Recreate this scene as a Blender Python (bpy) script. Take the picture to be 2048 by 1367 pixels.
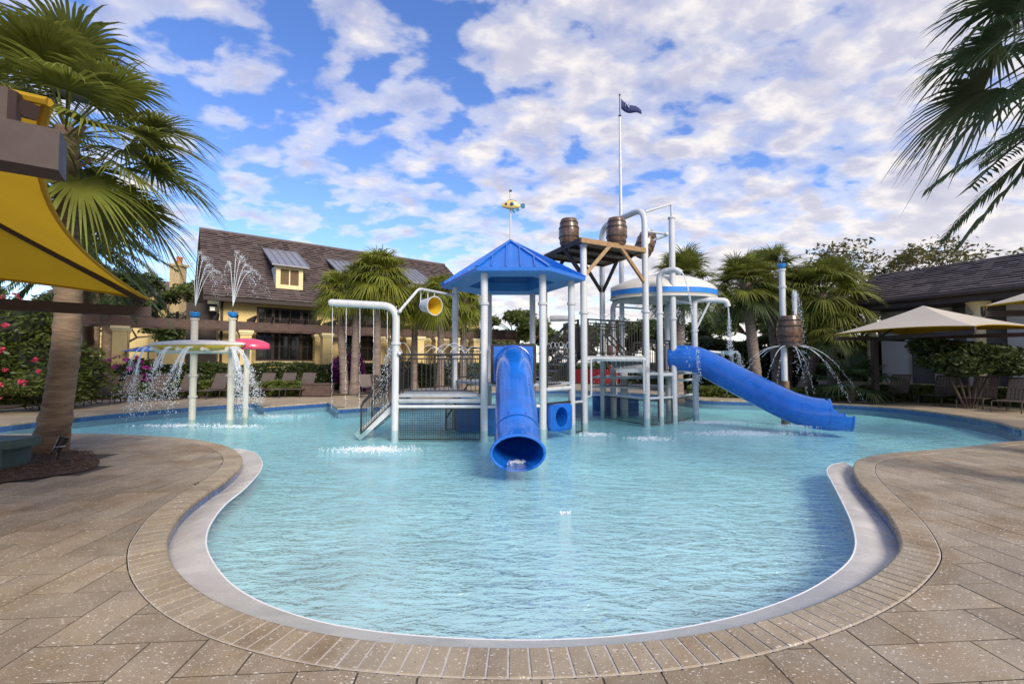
import bpy, bmesh, math, random
from math import sin, cos, pi, radians, sqrt, atan2
from mathutils import Vector, Matrix

for o in list(bpy.data.objects): bpy.data.objects.remove(o)
scene = bpy.context.scene
COL = scene.collection
R = random.Random(7)

# ------------------------------------------------------------------ camera
CAMZ, FPX, CX, CY = 1.55, 910.2, 1024.0, 683.5
PITCH = math.atan(38.5 / FPX)
cam = bpy.data.cameras.new('Camera'); cam.lens = 16; cam.sensor_width = 36; cam.clip_end = 3000; cam.clip_start = 0.05
camo = bpy.data.objects.new('Camera', cam); COL.objects.link(camo)
camo.location = (0, 0, CAMZ); camo.rotation_euler = (pi/2 + PITCH, 0, 0)
scene.camera = camo

# ------------------------------------------------------------------ world
SUN_EL, SUN_AZ = radians(34), radians(148)      # azimuth: direction TOWARDS the sun, clockwise from +Y
w = bpy.data.worlds.new('World'); scene.world = w; w.use_nodes = True
nt = w.node_tree; nt.nodes.clear(); N = nt.nodes.new; L = nt.links.new
def mth(op, a, b=None, clamp=False, nt=nt):
    n = nt.nodes.new('ShaderNodeMath'); n.operation = op; n.use_clamp = clamp
    for i, v in enumerate((a, b)):
        if v is None: continue
        if isinstance(v, (int, float)): n.inputs[i].default_value = v
        else: nt.links.new(v, n.inputs[i])
    return n.outputs[0]
sky = N('ShaderNodeTexSky'); sky.sky_type = 'NISHITA'; sky.sun_disc = False
sky.sun_elevation = SUN_EL; sky.sun_rotation = SUN_AZ
sky.air_density = 1.0; sky.dust_density = 0.3; sky.ozone_density = 3.0
tc = N('ShaderNodeTexCoord'); sp = N('ShaderNodeSeparateXYZ'); L(tc.outputs['Generated'], sp.inputs[0])
zc = mth('ADD', mth('MAXIMUM', sp.outputs[2], 0.0), 0.30)
px_ = mth('DIVIDE', sp.outputs[0], zc); py_ = mth('DIVIDE', sp.outputs[1], zc)
cb = N('ShaderNodeCombineXYZ'); L(px_, cb.inputs[0]); L(py_, cb.inputs[1])
# streets of cloud slant a little: rotate and stretch
mp = N('ShaderNodeMapping'); mp.inputs['Rotation'].default_value = (0, 0, radians(-28)); mp.inputs['Scale'].default_value = (1.0, 1.35, 1); mp.inputs['Location'].default_value = (3.1, 1.7, 0)
L(cb.outputs[0], mp.inputs[0])
def noise(vec, scale, detail, rough, dist=0.0, nt=nt, dims='3D'):
    n = nt.nodes.new('ShaderNodeTexNoise'); n.noise_dimensions = dims
    n.inputs['Scale'].default_value = scale; n.inputs['Detail'].default_value = detail
    n.inputs['Roughness'].default_value = rough; n.inputs['Distortion'].default_value = dist
    nt.links.new(vec, n.inputs['Vector']); return n.outputs['Fac']
def ramp(fac, stops, nt=nt, interp='LINEAR'):
    n = nt.nodes.new('ShaderNodeValToRGB'); n.color_ramp.interpolation = interp
    e = n.color_ramp.elements
    while len(e) < len(stops): e.new(0.5)
    for i, (p, c) in enumerate(stops):
        e[i].position = p; e[i].color = (c, c, c, 1) if isinstance(c, (int, float)) else (*c, 1)
    nt.links.new(fac, n.inputs[0]); return n
puff = noise(mp.outputs[0], 6.6, 7, 0.50, 0.10)
big = noise(mp.outputs[0], 1.2, 4, 0.5)
den = mth('ADD', mth('MULTIPLY', puff, 0.72), mth('ADD', mth('MULTIPLY', big, 0.36), 0.008))
den = mth('ADD', den, mth('MULTIPLY', sp.outputs[0], 0.15))            # cloudier to the east (right)
den2 = mth('ADD', den, mth('MULTIPLY', mth('SUBTRACT', 0.30, mth('MAXIMUM', sp.outputs[2], 0.0), True), 0.22))   # nearer the horizon the deck of cloud closes up
cov = ramp(den2, [(0.455, 0.0), (0.54, 0.5), (0.64, 0.97)], interp='EASE')
shade_n = noise(mp.outputs[0], 8.5, 6, 0.52, 0.2)
thick = mth('ADD', mth('MULTIPLY', shade_n, 0.55), mth('MULTIPLY', den, 0.55))
ccol = ramp(thick, [(0.42, (1.06, 1.0, 0.94)), (0.56, (0.93, 0.88, 0.86)), (0.66, (0.60, 0.60, 0.73)), (0.82, (0.46, 0.48, 0.62))])
hz = ramp(sp.outputs[2], [(0.0, 1.0), (0.12, 0.6), (0.32, 0.0)])
mixh = N('ShaderNodeMix'); mixh.data_type = 'RGBA'; L(mth('MULTIPLY', hz.outputs[0], mth('ADD', mth('MULTIPLY', sp.outputs[0], 0.30), 0.58), True), mixh.inputs[0]); L(ccol.outputs[0], mixh.inputs[6]); mixh.inputs[7].default_value = (1.0, 0.93, 0.85, 1)
bg1 = N('ShaderNodeBackground'); bg1.inputs[1].default_value = 0.15
hs = N('ShaderNodeHueSaturation'); hs.inputs['Saturation'].default_value = 1.18; hs.inputs['Hue'].default_value = 0.515; L(sky.outputs[0], hs.inputs['Color']); L(hs.outputs[0], bg1.inputs[0])
bg2 = N('ShaderNodeBackground'); bg2.inputs[1].default_value = 0.66; L(mixh.outputs[2], bg2.inputs[0])
ms = N('ShaderNodeMixShader'); L(cov.outputs[0], ms.inputs[0]); L(bg1.outputs[0], ms.inputs[1]); L(bg2.outputs[0], ms.inputs[2])
wo = N('ShaderNodeOutputWorld'); L(ms.outputs[0], wo.inputs[0])
w.cycles.sampling_method = 'MANUAL'; w.cycles.sample_map_resolution = 512

sd = bpy.data.lights.new('Sun', 'SUN'); sd.energy = 2.8; sd.angle = radians(24); sd.color = (1.0, 0.90, 0.76)
so = bpy.data.objects.new('Sun', sd); COL.objects.link(so)
dsun = Vector((sin(SUN_AZ)*cos(SUN_EL), cos(SUN_AZ)*cos(SUN_EL), sin(SUN_EL)))
so.rotation_euler = dsun.to_track_quat('Z', 'Y').to_euler(); so.location = (0, -5, 30)
scene.view_settings.view_transform = 'Standard'; scene.view_settings.look = 'None'
scene.view_settings.gamma = 1; scene.view_settings.exposure = 0.70
scene.render.engine = 'CYCLES'

# ------------------------------------------------------------------ layout helpers
def ray(px, py):
    a, b = (px-CX)/FPX, (CY-py)/FPX
    return Vector((a, cos(PITCH)-sin(PITCH)*b, sin(PITCH)+cos(PITCH)*b))
def at(px, py, Y):
    d = ray(px, py); return Vector((0, 0, CAMZ)) + d*(Y/d.y)
def gnd(px, py, z=0.0):
    d = ray(px, py); return Vector((0, 0, CAMZ)) + d*((z-CAMZ)/d.z)
WZ = -0.09                                         # water level; deck top is z = 0
def wat(px, py): return gnd(px, py, WZ)

# ------------------------------------------------------------------ materials
def newmat(name):
    m = bpy.data.materials.new(name); m.use_nodes = True
    return m, m.node_tree, m.node_tree.nodes['Principled BSDF']
def mat(name, c, rough=0.6, var=0.15, scale=6.0, bump=0.0, bscale=None, metal=0.0, spec=0.5, rnd=0.0, c2=None, trans=0.0, coat=0.0, streak=0.0, ring=0.0):
    """procedural: colour varied by noise, optional per-object variation, fine bump"""
    m, t, b = newmat(name); n = t.nodes.new; l = t.links.new
    g = n('ShaderNodeNewGeometry'); pos = g.outputs['Position']
    if ring:
        rm = n('ShaderNodeMapping'); rm.inputs['Scale'].default_value = (0.55, 0.55, ring); l(pos, rm.inputs[0]); pos = rm.outputs[0]
    f = noise(pos, scale, 6, 0.6, 0.3, t)
    lo = tuple(max(0, x*(1-var)) for x in c); hi = tuple(min(1, x*(1+var)) for x in c)
    if c2: hi = c2; lo = c
    r = ramp(f, [(0.3, lo), (0.7, hi)], t)
    out = r.outputs[0]
    if streak:
        sx = n('ShaderNodeMapping'); sx.inputs['Scale'].default_value = (9, 9, 0.5); l(pos, sx.inputs[0])
        f2 = noise(sx.outputs[0], 1.0, 5, 0.65, 0.0, t)
        r2 = ramp(f2, [(0.42, 1.0), (0.75, 1-streak)], t)
        mx = n('ShaderNodeMix'); mx.data_type = 'RGBA'; mx.blend_type = 'MULTIPLY'; mx.inputs[0].default_value = 1
        l(out, mx.inputs[6]); l(r2.outputs[0], mx.inputs[7]); out = mx.outputs[2]
    if rnd:
        oi = n('ShaderNodeObjectInfo'); hv = n('ShaderNodeHueSaturation')
        l(out, hv.inputs['Color']); l(mth('ADD', mth('MULTIPLY', oi.outputs['Random'], 2*rnd, nt=t), 1-rnd, nt=t), hv.inputs['Value'])
        out = hv.outputs[0]
    l(out, b.inputs['Base Color'])
    b.inputs['Roughness'].default_value = rough; b.inputs['Metallic'].default_value = metal
    b.inputs['Specular IOR Level'].default_value = spec; b.inputs['Coat Weight'].default_value = coat; b.inputs['Coat Roughness'].default_value = 0.12
    if trans:                                          # thin leaf / cloth: some light passes through
        tr = n('ShaderNodeBsdfTranslucent'); l(out, tr.inputs[0]); mxs = n('ShaderNodeMixShader'); mxs.inputs[0].default_value = trans
        o = t.nodes['Material Output']; l(b.outputs[0], mxs.inputs[1]); l(tr.outputs[0], mxs.inputs[2]); l(mxs.outputs[0], o.inputs[0])
    rr = ramp(f, [(0.3, max(0, rough-0.08)), (0.7, min(1, rough+0.08))], t); l(rr.outputs[0], b.inputs['Roughness'])
    if bump:
        bn = n('ShaderNodeBump'); bn.inputs['Strength'].default_value = bump; bn.inputs['Distance'].default_value = 0.02
        l(noise(pos, bscale or scale*5, 5, 0.6, 0, t), bn.inputs['Height']); l(bn.outputs[0], b.inputs['Normal'])
    return m
M = {}
def stone_mat(name, c, rnd=0.15, dark=0.8):
    """shell-stone paver: beige, mottled, stained, white shell flecks and pits"""
    m, t, b = newmat(name); n = t.nodes.new; l = t.links.new
    pos = n('ShaderNodeNewGeometry').outputs['Position']
    f = noise(pos, 2.2, 8, 0.65, 0.2, t)
    r = ramp(f, [(0.28, tuple(x*0.74 for x in c)), (0.5, c), (0.75, tuple(min(1, x*1.2) for x in c))], t)
    st = noise(pos, 0.7, 5, 0.6, 1.2, t); sr = ramp(st, [(0.35, (0.80, 0.70, 0.58)), (0.52, (1, 1, 1))], t)
    mx = n('ShaderNodeMix'); mx.data_type = 'RGBA'; mx.blend_type = 'MULTIPLY'; mx.inputs[0].default_value = 1; l(r.outputs[0], mx.inputs[6]); l(sr.outputs[0], mx.inputs[7])
    out = mx.outputs[2]
    hgt = noise(pos, 90, 4, 0.7, 0, t)
    for k, (sc, th, rot, prob) in enumerate([(27, 0.22, 0.5, 0.30), (58, 0.26, 2.0, 0.42), (16, 0.16, 1.2, 0.28)]):
        mp = n('ShaderNodeMapping'); mp.inputs['Rotation'].default_value = (0, 0, rot); mp.inputs['Scale'].default_value = (1, 1.9, 1); mp.inputs['Location'].default_value = (k*3.3, 0, 0)
        l(pos, mp.inputs[0])
        ds = n('ShaderNodeVectorMath'); ds.operation = 'ADD'; nz = n('ShaderNodeTexNoise'); nz.inputs['Scale'].default_value = 30; l(pos, nz.inputs[0])
        sc2 = n('ShaderNodeVectorMath'); sc2.operation = 'SCALE'; sc2.inputs[3].default_value = 0.03; l(nz.outputs['Color'], sc2.inputs[0]); l(mp.outputs[0], ds.inputs[0]); l(sc2.outputs[0], ds.inputs[1])
        v = n('ShaderNodeTexVoronoi'); v.voronoi_dimensions = '2D'; v.inputs['Scale'].default_value = sc; l(ds.outputs[0], v.inputs['Vector'])
        se = n('ShaderNodeSeparateColor'); l(v.outputs['Color'], se.inputs[0])
        ok = mth('MULTIPLY', mth('LESS_THAN', v.outputs['Distance'], mth('MULTIPLY', se.outputs[1], th, nt=t), nt=t), mth('LESS_THAN', se.outputs[0], prob, nt=t), nt=t)
        mm = n('ShaderNodeMix'); mm.data_type = 'RGBA'; l(mth('MULTIPLY', ok, 0.66, nt=t), mm.inputs[0]); l(out, mm.inputs[6])
        mm.inputs[7].default_value = (0.72, 0.68, 0.62, 1) if k != 1 else (0.62, 0.58, 0.52, 1)
        out = mm.outputs[2]
    v = n('ShaderNodeTexVoronoi'); v.voronoi_dimensions = '2D'; v.inputs['Scale'].default_value = 16; l(pos, v.inputs['Vector']); se = n('ShaderNodeSeparateColor'); l(v.outputs['Color'], se.inputs[0])
    pit = mth('MULTIPLY', mth('LESS_THAN', v.outputs['Distance'], 0.055, nt=t), mth('LESS_THAN', se.outputs[0], 0.22, nt=t), nt=t)
    mm = n('ShaderNodeMix'); mm.data_type = 'RGBA'; l(pit, mm.inputs[0]); l(out, mm.inputs[6]); mm.inputs[7].default_value = (0.035, 0.028, 0.022, 1); out = mm.outputs[2]
    oi = n('ShaderNodeObjectInfo'); hv = n('ShaderNodeHueSaturation'); l(out, hv.inputs['Color'])
    l(mth('ADD', mth('MULTIPLY', oi.outputs['Random'], 2*rnd, nt=t), 1-rnd, nt=t), hv.inputs['Value']); l(hv.outputs[0], b.inputs['Base Color'])
    b.inputs['Roughness'].default_value = 0.72; b.inputs['Specular IOR Level'].default_value = 0.35
    bn = n('ShaderNodeBump'); bn.inputs['Strength'].default_value = 0.35; bn.inputs['Distance'].default_value = 0.004; l(hgt, bn.inputs['Height']); l(bn.outputs[0], b.inputs['Normal'])
    return m
M['paver'] = stone_mat('paver_stone', (0.285, 0.236, 0.176))
M['coping'] = stone_mat('coping_stone', (0.325, 0.272, 0.202), 0.08)
M['deck'] = mat('deck_far', (0.33, 0.265, 0.185), 0.75, 0.22, 1.5, 0.2, 40)
M['bed'] = mat('joint_sand', (0.055, 0.045, 0.036), 0.95, 0.3, 20)
M['grout'] = mat('grout', (0.47, 0.44, 0.42), 0.85, 0.15, 20, 0.2)
M['soil'] = mat('soil', (0.075, 0.05, 0.032), 0.95, 0.35, 5, 0.6)
M['lawn'] = mat('planting_ground', (0.035, 0.05, 0.018), 0.95, 0.4, 2, 0.5)
M['mulch'] = mat('mulch', (0.075, 0.042, 0.028), 0.9, 0.5, 30, 0.5, rnd=0.2)
M['mulch2'] = mat('mulch_pale', (0.16, 0.10, 0.07), 0.9, 0.5, 30, 0.5, rnd=0.2)
M['beach'] = mat('beach_plaster', (0.55, 0.52, 0.48), 0.26, 0.16, 2.5, 0.12, 220, spec=0.6)
M['lip'] = mat('lip_plaster', (0.78, 0.80, 0.82), 0.4, 0.06, 8)
M['floor'] = mat('pool_plaster', (0.50, 0.76, 0.81), 0.6, 0.12, 0.7, 0.1, 30)
M['tile'] = mat('blue_tile', (0.022, 0.075, 0.23), 0.16, 0.25, 9, rnd=0.30, coat=0.5)
M['tilegrout'] = mat('tile_grout', (0.30, 0.34, 0.40), 0.8, 0.1, 20)
M['white'] = mat('white_paint', (0.56, 0.575, 0.60), 0.30, 0.05, 3, 0.03, 60, coat=0.35, streak=0.20)
M['ivory'] = mat('ivory_paint', (0.60, 0.575, 0.49), 0.32, 0.05, 3, 0.03, 60, coat=0.3, streak=0.14)
M['blue'] = mat('blue_gel_coat', (0.007, 0.125, 0.55), 0.27, 0.20, 2.5, 0.02, 40, coat=0.6, streak=0.08)
M['roofblue'] = mat('roof_blue', (0.008, 0.135, 0.56), 0.34, 0.08, 2.0, 0.03, 30, coat=0.2, streak=0.10)
M['soffit'] = mat('soffit_blue', (0.05, 0.27, 0.66), 0.5, 0.06, 2.0)
M['cup'] = mat('cup_blue', (0.015, 0.22, 0.62), 0.3, 0.08, 3, coat=0.4)
M['deep'] = mat('pool_blue_panel', (0.01, 0.11, 0.36), 0.4, 0.15, 3)
M['black'] = mat('black_rail', (0.022, 0.020, 0.020), 0.38, 0.2, 8)
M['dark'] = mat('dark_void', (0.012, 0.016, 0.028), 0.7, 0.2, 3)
M['grey'] = mat('grey_platform', (0.34, 0.37, 0.40), 0.5, 0.12, 5, 0.1, streak=0.15)
M['plank'] = mat('brown_plank', (0.16, 0.098, 0.058), 0.55, 0.35, 7, 0.2, rnd=0.15)
M['tan'] = mat('tan_trim', (0.30, 0.18, 0.085), 0.5, 0.2, 7, 0.1)
M['barrel'] = mat('barrel_brown', (0.115, 0.062, 0.038), 0.28, 0.45, 9, 0.08, 30, coat=0.5, streak=0.3)
M['hoop'] = mat('hoop', (0.035, 0.020, 0.014), 0.35, 0.2, 8)
M['yellow'] = mat('yellow_gel_coat', (0.62, 0.42, 0.03), 0.3, 0.12, 3, coat=0.3)
M['pink'] = mat('pink_gel_coat', (0.66, 0.06, 0.14), 0.28, 0.10, 3, coat=0.4)
M['red'] = mat('red_plastic', (0.45, 0.02, 0.02), 0.35, 0.1, 4)
M['hull'] = mat('hull_white', (0.58, 0.565, 0.53), 0.35, 0.06, 2, coat=0.25, streak=0.10)
M['stripe'] = mat('hull_stripe', (0.02, 0.20, 0.62), 0.35, 0.08, 3)
M['navy'] = mat('flag_navy', (0.018, 0.030, 0.12), 0.8, 0.15, 6)
M['letter'] = mat('flag_letter', (0.42, 0.46, 0.58), 0.8, 0.1, 6)
M['fishy'] = mat('fish_yellow', (0.70, 0.45, 0.05), 0.35, 0.12, 20, coat=0.3, c2=(0.72, 0.55, 0.32))
M['teal'] = mat('fish_teal', (0.02, 0.16, 0.27), 0.35, 0.2, 20)
M['brownsteel'] = mat('brown_steel', (0.050, 0.031, 0.029), 0.55, 0.12, 10, 0.02, 160, spec=0.3)
M['canvas_y'] = mat('canvas_yellow', (0.52, 0.325, 0.016), 0.85, 0.06, 1.2, 0.25, 260, trans=0.42)
M['canvas_w'] = mat('canvas_beige', (0.60, 0.55, 0.47), 0.9, 0.05, 1.2, 0.2, 260, trans=0.25)
M['stucco'] = mat('stucco_yellow', (0.66, 0.50, 0.22), 0.85, 0.08, 1.2, 0.2, 60, streak=0.10)
M['cream'] = mat('cream_trim', (0.72, 0.60, 0.34), 0.8, 0.06, 2, 0.1, 60)
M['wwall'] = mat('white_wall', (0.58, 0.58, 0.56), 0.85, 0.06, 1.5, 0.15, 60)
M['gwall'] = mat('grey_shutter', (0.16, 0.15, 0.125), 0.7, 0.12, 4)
M['rooftile'] = mat('roof_tile', (0.082, 0.060, 0.058), 0.75, 0.5, 3.2, 0.4, 25, c2=(0.135, 0.104, 0.10))
M['rooftile2'] = mat('roof_tile_dark', (0.035, 0.026, 0.028), 0.65, 0.5, 3.2, 0.4, 25, c2=(0.13, 0.10, 0.105))
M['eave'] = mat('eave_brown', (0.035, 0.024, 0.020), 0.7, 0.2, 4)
M['metalroof'] = mat('standing_seam', (0.27, 0.275, 0.31), 0.35, 0.08, 2, metal=0.4)
M['frame'] = mat('bronze_frame', (0.045, 0.026, 0.018), 0.5, 0.2, 6)
M['louver'] = mat('louver', (0.16, 0.10, 0.045), 0.6, 0.2, 6)
M['wood'] = mat('pergola_wood', (0.085, 0.052, 0.042), 0.75, 0.35, 6, 0.3, 40)
M['brick'] = mat('chimney_stone', (0.42, 0.32, 0.17), 0.85, 0.5, 9, 0.5)
M['terra'] = mat('terracotta', (0.45, 0.15, 0.05), 0.7, 0.2, 6)
M['strap'] = mat('strap_brown', (0.100, 0.075, 0.066), 0.6, 0.12, 8, rnd=0.1)
M['chair'] = mat('chair_frame', (0.055, 0.036, 0.030), 0.45, 0.15, 8)
M['green'] = mat('bin_green', (0.045, 0.085, 0.085), 0.5, 0.2, 5, 0.15)
M['trunk'] = mat('palm_trunk', (0.105, 0.070, 0.046), 0.9, 0.5, 5, 1.0, 11, c2=(0.30, 0.215, 0.145), ring=2.6)
M['trunkg'] = mat('palm_trunk_grey', (0.11, 0.078, 0.062), 0.9, 0.45, 7, 0.9, 14, c2=(0.27, 0.21, 0.18), ring=2.2)
M['boot'] = mat('palm_boot', (0.20, 0.115, 0.06), 0.9, 0.4, 9, 0.4)
M['bark'] = mat('bark', (0.085, 0.060, 0.045), 0.9, 0.4, 9, 0.6)
def leafm(n, c, var=0.35, rough=0.45, trans=0.38): return mat(n, c, rough, var, 1.6, trans=trans, rnd=0.16, spec=0.4)
M['frond'] = leafm('frond_green', (0.165, 0.185, 0.034))
M['frondy'] = leafm('frond_bright', (0.215, 0.235, 0.034), 0.4)
M['frondd'] = leafm('frond_olive', (0.150, 0.168, 0.042))
M['frondt'] = leafm('frond_bluegreen', (0.075, 0.108, 0.042))
M['frondead'] = leafm('frond_dry', (0.20, 0.13, 0.05))
M['leaf'] = leafm('leaf_green', (0.090, 0.115, 0.026))
M['leafd'] = leafm('leaf_dark', (0.060, 0.084, 0.024))
M['leafh'] = leafm('leaf_hedge', (0.090, 0.115, 0.020))
M['leafo'] = leafm('leaf_olive', (0.120, 0.112, 0.034))
M['pinkf'] = leafm('flower_pink', (0.60, 0.055, 0.12), 0.3)
M['purp'] = leafm('flower_purple', (0.42, 0.018, 0.30), 0.3)
M['purpd'] = leafm('flower_violet', (0.16, 0.015, 0.15), 0.4)
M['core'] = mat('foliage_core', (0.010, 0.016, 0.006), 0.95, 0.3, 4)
def glassmat():
    m, t, b = newmat('window_glass'); b.inputs['Base Color'].default_value = (0.012, 0.014, 0.016, 1); b.inputs['Roughness'].default_value = 0.06
    b.inputs['Specular IOR Level'].default_value = 0.7
    pos = t.nodes.new('ShaderNodeNewGeometry').outputs['Position']; bn = t.nodes.new('ShaderNodeBump'); bn.inputs['Strength'].default_value = 0.06
    t.links.new(noise(pos, 1.2, 2, 0.5, 0, t), bn.inputs['Height']); t.links.new(bn.outputs[0], b.inputs['Normal']); return m
M['glass'] = glassmat()
def watermat():
    m, t, b = newmat('pool_water_surface'); n = t.nodes.new; l = t.links.new
    t.nodes.remove(b); pos = n('ShaderNodeNewGeometry').outputs['Position']
    mp = n('ShaderNodeMapping'); mp.inputs['Scale'].default_value = (0.62, 1.5, 1); mp.inputs['Rotation'].default_value = (0, 0, 0.10); l(pos, mp.inputs[0])
    h1 = noise(mp.outputs[0], 5.2, 3, 0.5, 0.6, t); h2 = noise(mp.outputs[0], 17.0, 3, 0.55, 0.4, t); h3 = noise(pos, 1.1, 2, 0.5, 0, t)
    h = mth('ADD', mth('ADD', mth('MULTIPLY', h1, 1.0, nt=t), mth('MULTIPLY', h2, 0.26, nt=t), nt=t), mth('MULTIPLY', h3, 1.0, nt=t), nt=t)
    bn = n('ShaderNodeBump'); bn.inputs['Strength'].default_value = 1.0; bn.inputs['Distance'].default_value = 0.10; l(h, bn.inputs['Height'])
    dt = n('ShaderNodeVectorMath'); dt.operation = 'DOT_PRODUCT'; l(bn.outputs[0], dt.inputs[0]); l(n('ShaderNodeNewGeometry').outputs['Incoming'], dt.inputs[1])
    sch = mth('POWER', mth('SUBTRACT', 1.0, mth('ABSOLUTE', dt.outputs['Value'], nt=t), True, nt=t), 4.0, nt=t)      # Schlick reflectance, the same from both sides
    fres = mth('ADD', mth('MULTIPLY', sch, 0.90, nt=t), 0.04, True, nt=t)
    gl = n('ShaderNodeBsdfGlossy'); gl.inputs['Roughness'].default_value = 0.05; l(bn.outputs[0], gl.inputs['Normal'])
    tr = n('ShaderNodeBsdfTransparent'); sx_ = n('ShaderNodeSeparateXYZ'); l(pos, sx_.inputs[0]); dp = ramp(mth('DIVIDE', sx_.outputs[1], 14.0, nt=t), [(0.2, (0.96, 0.985, 0.99)), (0.55, (0.80, 0.965, 0.975)), (1.0, (0.70, 0.955, 0.965))], t); l(dp.outputs[0], tr.inputs[0])   # absorption grows with depth away from the beach
    mx = n('ShaderNodeMixShader'); l(fres, mx.inputs[0]); l(tr.outputs[0], mx.inputs[1]); l(gl.outputs[0], mx.inputs[2])
    l(mx.outputs[0], t.nodes['Material Output'].inputs[0]); return m
M['water'] = watermat()
def dropmat():
    m, t, b = newmat('water_drops'); b.inputs['Base Color'].default_value = (0.86, 0.89, 0.94, 1); b.inputs['Roughness'].default_value = 0.12; b.inputs['Transmission Weight'].default_value = 0.25
    b.inputs['IOR'].default_value = 1.33
    t.links.new(ramp(noise(t.nodes.new('ShaderNodeNewGeometry').outputs['Position'], 30, 2, 0.5, 0, t), [(0.3, (0.72, 0.77, 0.85)), (0.7, (0.92, 0.94, 0.97))], t).outputs[0], b.inputs['Base Color']); return m
M['drop'] = dropmat()
def lampmat():
    m, t, b = newmat('lamp_glass'); b.inputs['Base Color'].default_value = (0.7, 0.7, 0.62, 1); return m
M['lamp'] = lampmat()

# ------------------------------------------------------------------ mesh helpers
class MB:
    def __init__(s): s.v = []; s.f = []
    def add(s, vs, fs):
        o = len(s.v); s.v += [tuple(p) for p in vs]; s.f += [tuple(i+o for i in f) for f in fs]
    def box(s, c, d, rz=0.0, m=None):
        x, y, z = d[0]/2, d[1]/2, d[2]/2
        vs = [Vector(p) for p in ((-x,-y,-z),(x,-y,-z),(x,y,-z),(-x,y,-z),(-x,-y,z),(x,-y,z),(x,y,z),(-x,y,z))]
        if m is None: m = Matrix.Rotation(rz, 3, 'Z')
        s.add([m @ p + Vector(c) for p in vs], [(3,2,1,0),(4,5,6,7),(0,1,5,4),(1,2,6,5),(2,3,7,6),(3,0,4,7)])
    def bar(s, a, b, wd, ht, up=(0,0,1)):
        a, b = Vector(a), Vector(b); d = b-a; ln = d.length
        if ln < 1e-6: return
        d.normalize(); u = Vector(up); x = d.cross(u)
        if x.length < 1e-4: x = d.cross(Vector((0,1,0)))
        x.normalize(); y = x.cross(d)
        m = Matrix((d, x, y)).transposed(); s.box((a+b)/2, (ln, wd, ht), m=m)
    def tube(s, pts, r, n=14, cap=True):
        pts = [Vector(p) for p in pts]; k = len(pts); rs = r if isinstance(r, (list, tuple)) else [r]*k
        t = [(pts[min(i+1,k-1)]-pts[max(i-1,0)]).normalized() for i in range(k)]
        up = Vector((0,0,1)) if abs(t[0].z) < 0.95 else Vector((0,1,0))
        x = t[0].cross(up).normalized(); o = len(s.v); 
        for i in range(k):
            x = (x - t[i]*x.dot(t[i])).normalized(); y = t[i].cross(x)
            for j in range(n):
                a = 2*pi*j/n; s.v.append(tuple(pts[i] + (x*cos(a)+y*sin(a))*rs[i]))
        for i in range(k-1):
            for j in range(n):
                s.f.append((o+i*n+j, o+i*n+(j+1)%n, o+(i+1)*n+(j+1)%n, o+(i+1)*n+j))
        if cap: s.f.append(tuple(o+j for j in reversed(range(n)))); s.f.append(tuple(o+(k-1)*n+j for j in range(n)))
    def lathe(s, c, prof, n=20, m=None):
        c = Vector(c); o = len(s.v)
        for r, z in prof:
            for j in range(n):
                p = Vector((r*cos(2*pi*j/n), r*sin(2*pi*j/n), z))
                if m is not None: p = m @ p
                s.v.append(tuple(c+p))
        for i in range(len(prof)-1):
            for j in range(n): s.f.append((o+i*n+j, o+i*n+(j+1)%n, o+(i+1)*n+(j+1)%n, o+(i+1)*n+j))
        s.f.append(tuple(o+j for j in reversed(range(n)))); s.f.append(tuple(o+(len(prof)-1)*n+j for j in range(n)))
    def prism(s, poly, z0, z1):
        k = len(poly); s.add([(p[0],p[1],z0) for p in poly]+[(p[0],p[1],z1) for p in poly],
            [tuple(reversed(range(k))), tuple(range(k,2*k))]+[(i,(i+1)%k,k+(i+1)%k,k+i) for i in range(k)])
    def drop(s, p, r):
        x, y, z = p; s.add([(x+r,y,z),(x,y+r,z),(x-r,y,z),(x,y-r,z),(x,y,z+r*1.2),(x,y,z-r*1.2)], [(0,1,4),(1,2,4),(2,3,4),(3,0,4),(1,0,5),(2,1,5),(3,2,5),(0,3,5)])
    def mesh(s, name, material, smooth=False):
        me = bpy.data.meshes.new(name); me.from_pydata(s.v, [], s.f); me.materials.append(M[material]); me.update()
        if smooth:
            me.polygons.foreach_set('use_smooth', [True]*len(me.polygons)); me.set_sharp_from_angle(angle=radians(40))
        return me
    def build(s, name, material, parent=None, smooth=False):
        return ob(name, s.mesh(name, material, smooth), parent)
def ob(name, me, parent=None):
    o = bpy.data.objects.new(name, me); COL.objects.link(o)
    if parent is not None: o.parent = parent; 
    return o
def tag(o, label=None, cat=None, group=None, kind=None):
    if label: o['label'] = label
    if cat: o['category'] = cat
    if group: o['group'] = group
    if kind: o['kind'] = kind
    return o
def thing(name, label, cat, loc=(0,0,0), rz=0.0, group=None):
    e = bpy.data.objects.new(name, None); COL.objects.link(e); e.location = loc; e.rotation_euler = (0,0,rz); e.empty_display_size = 0.2
    return tag(e, label, cat, group)
def copytree(o, parent=None):
    c = o.copy(); COL.objects.link(c); c.parent = parent
    for ch in o.children: copytree(ch, c)
    return c
def hang(o, parent):            # world-space mesh under an Empty that is not at the origin
    o.parent = parent
    o.matrix_parent_inverse = (Matrix.Translation(parent.location) @ parent.rotation_euler.to_matrix().to_4x4()).inverted()
    return o
def catmull(pts, step=0.06, closed=False):
    P = [Vector(p) for p in pts]; n = len(P); out = []
    rng = range(n) if closed else range(n-1)
    for i in rng:
        g = (lambda k: P[k % n]) if closed else (lambda k: P[max(0, min(n-1, k))])
        a, b, c, d = g(i-1), g(i), g(i+1), g(i+2)
        m = max(2, int((c-b).length/step))
        for j in range(m):
            t = j/m; out.append(0.5*((2*b)+(c-a)*t+(2*a-5*b+4*c-d)*t*t+(3*b-a-3*c+d)*t**3))
    if not closed: out.append(P[-1])
    return out
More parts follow.
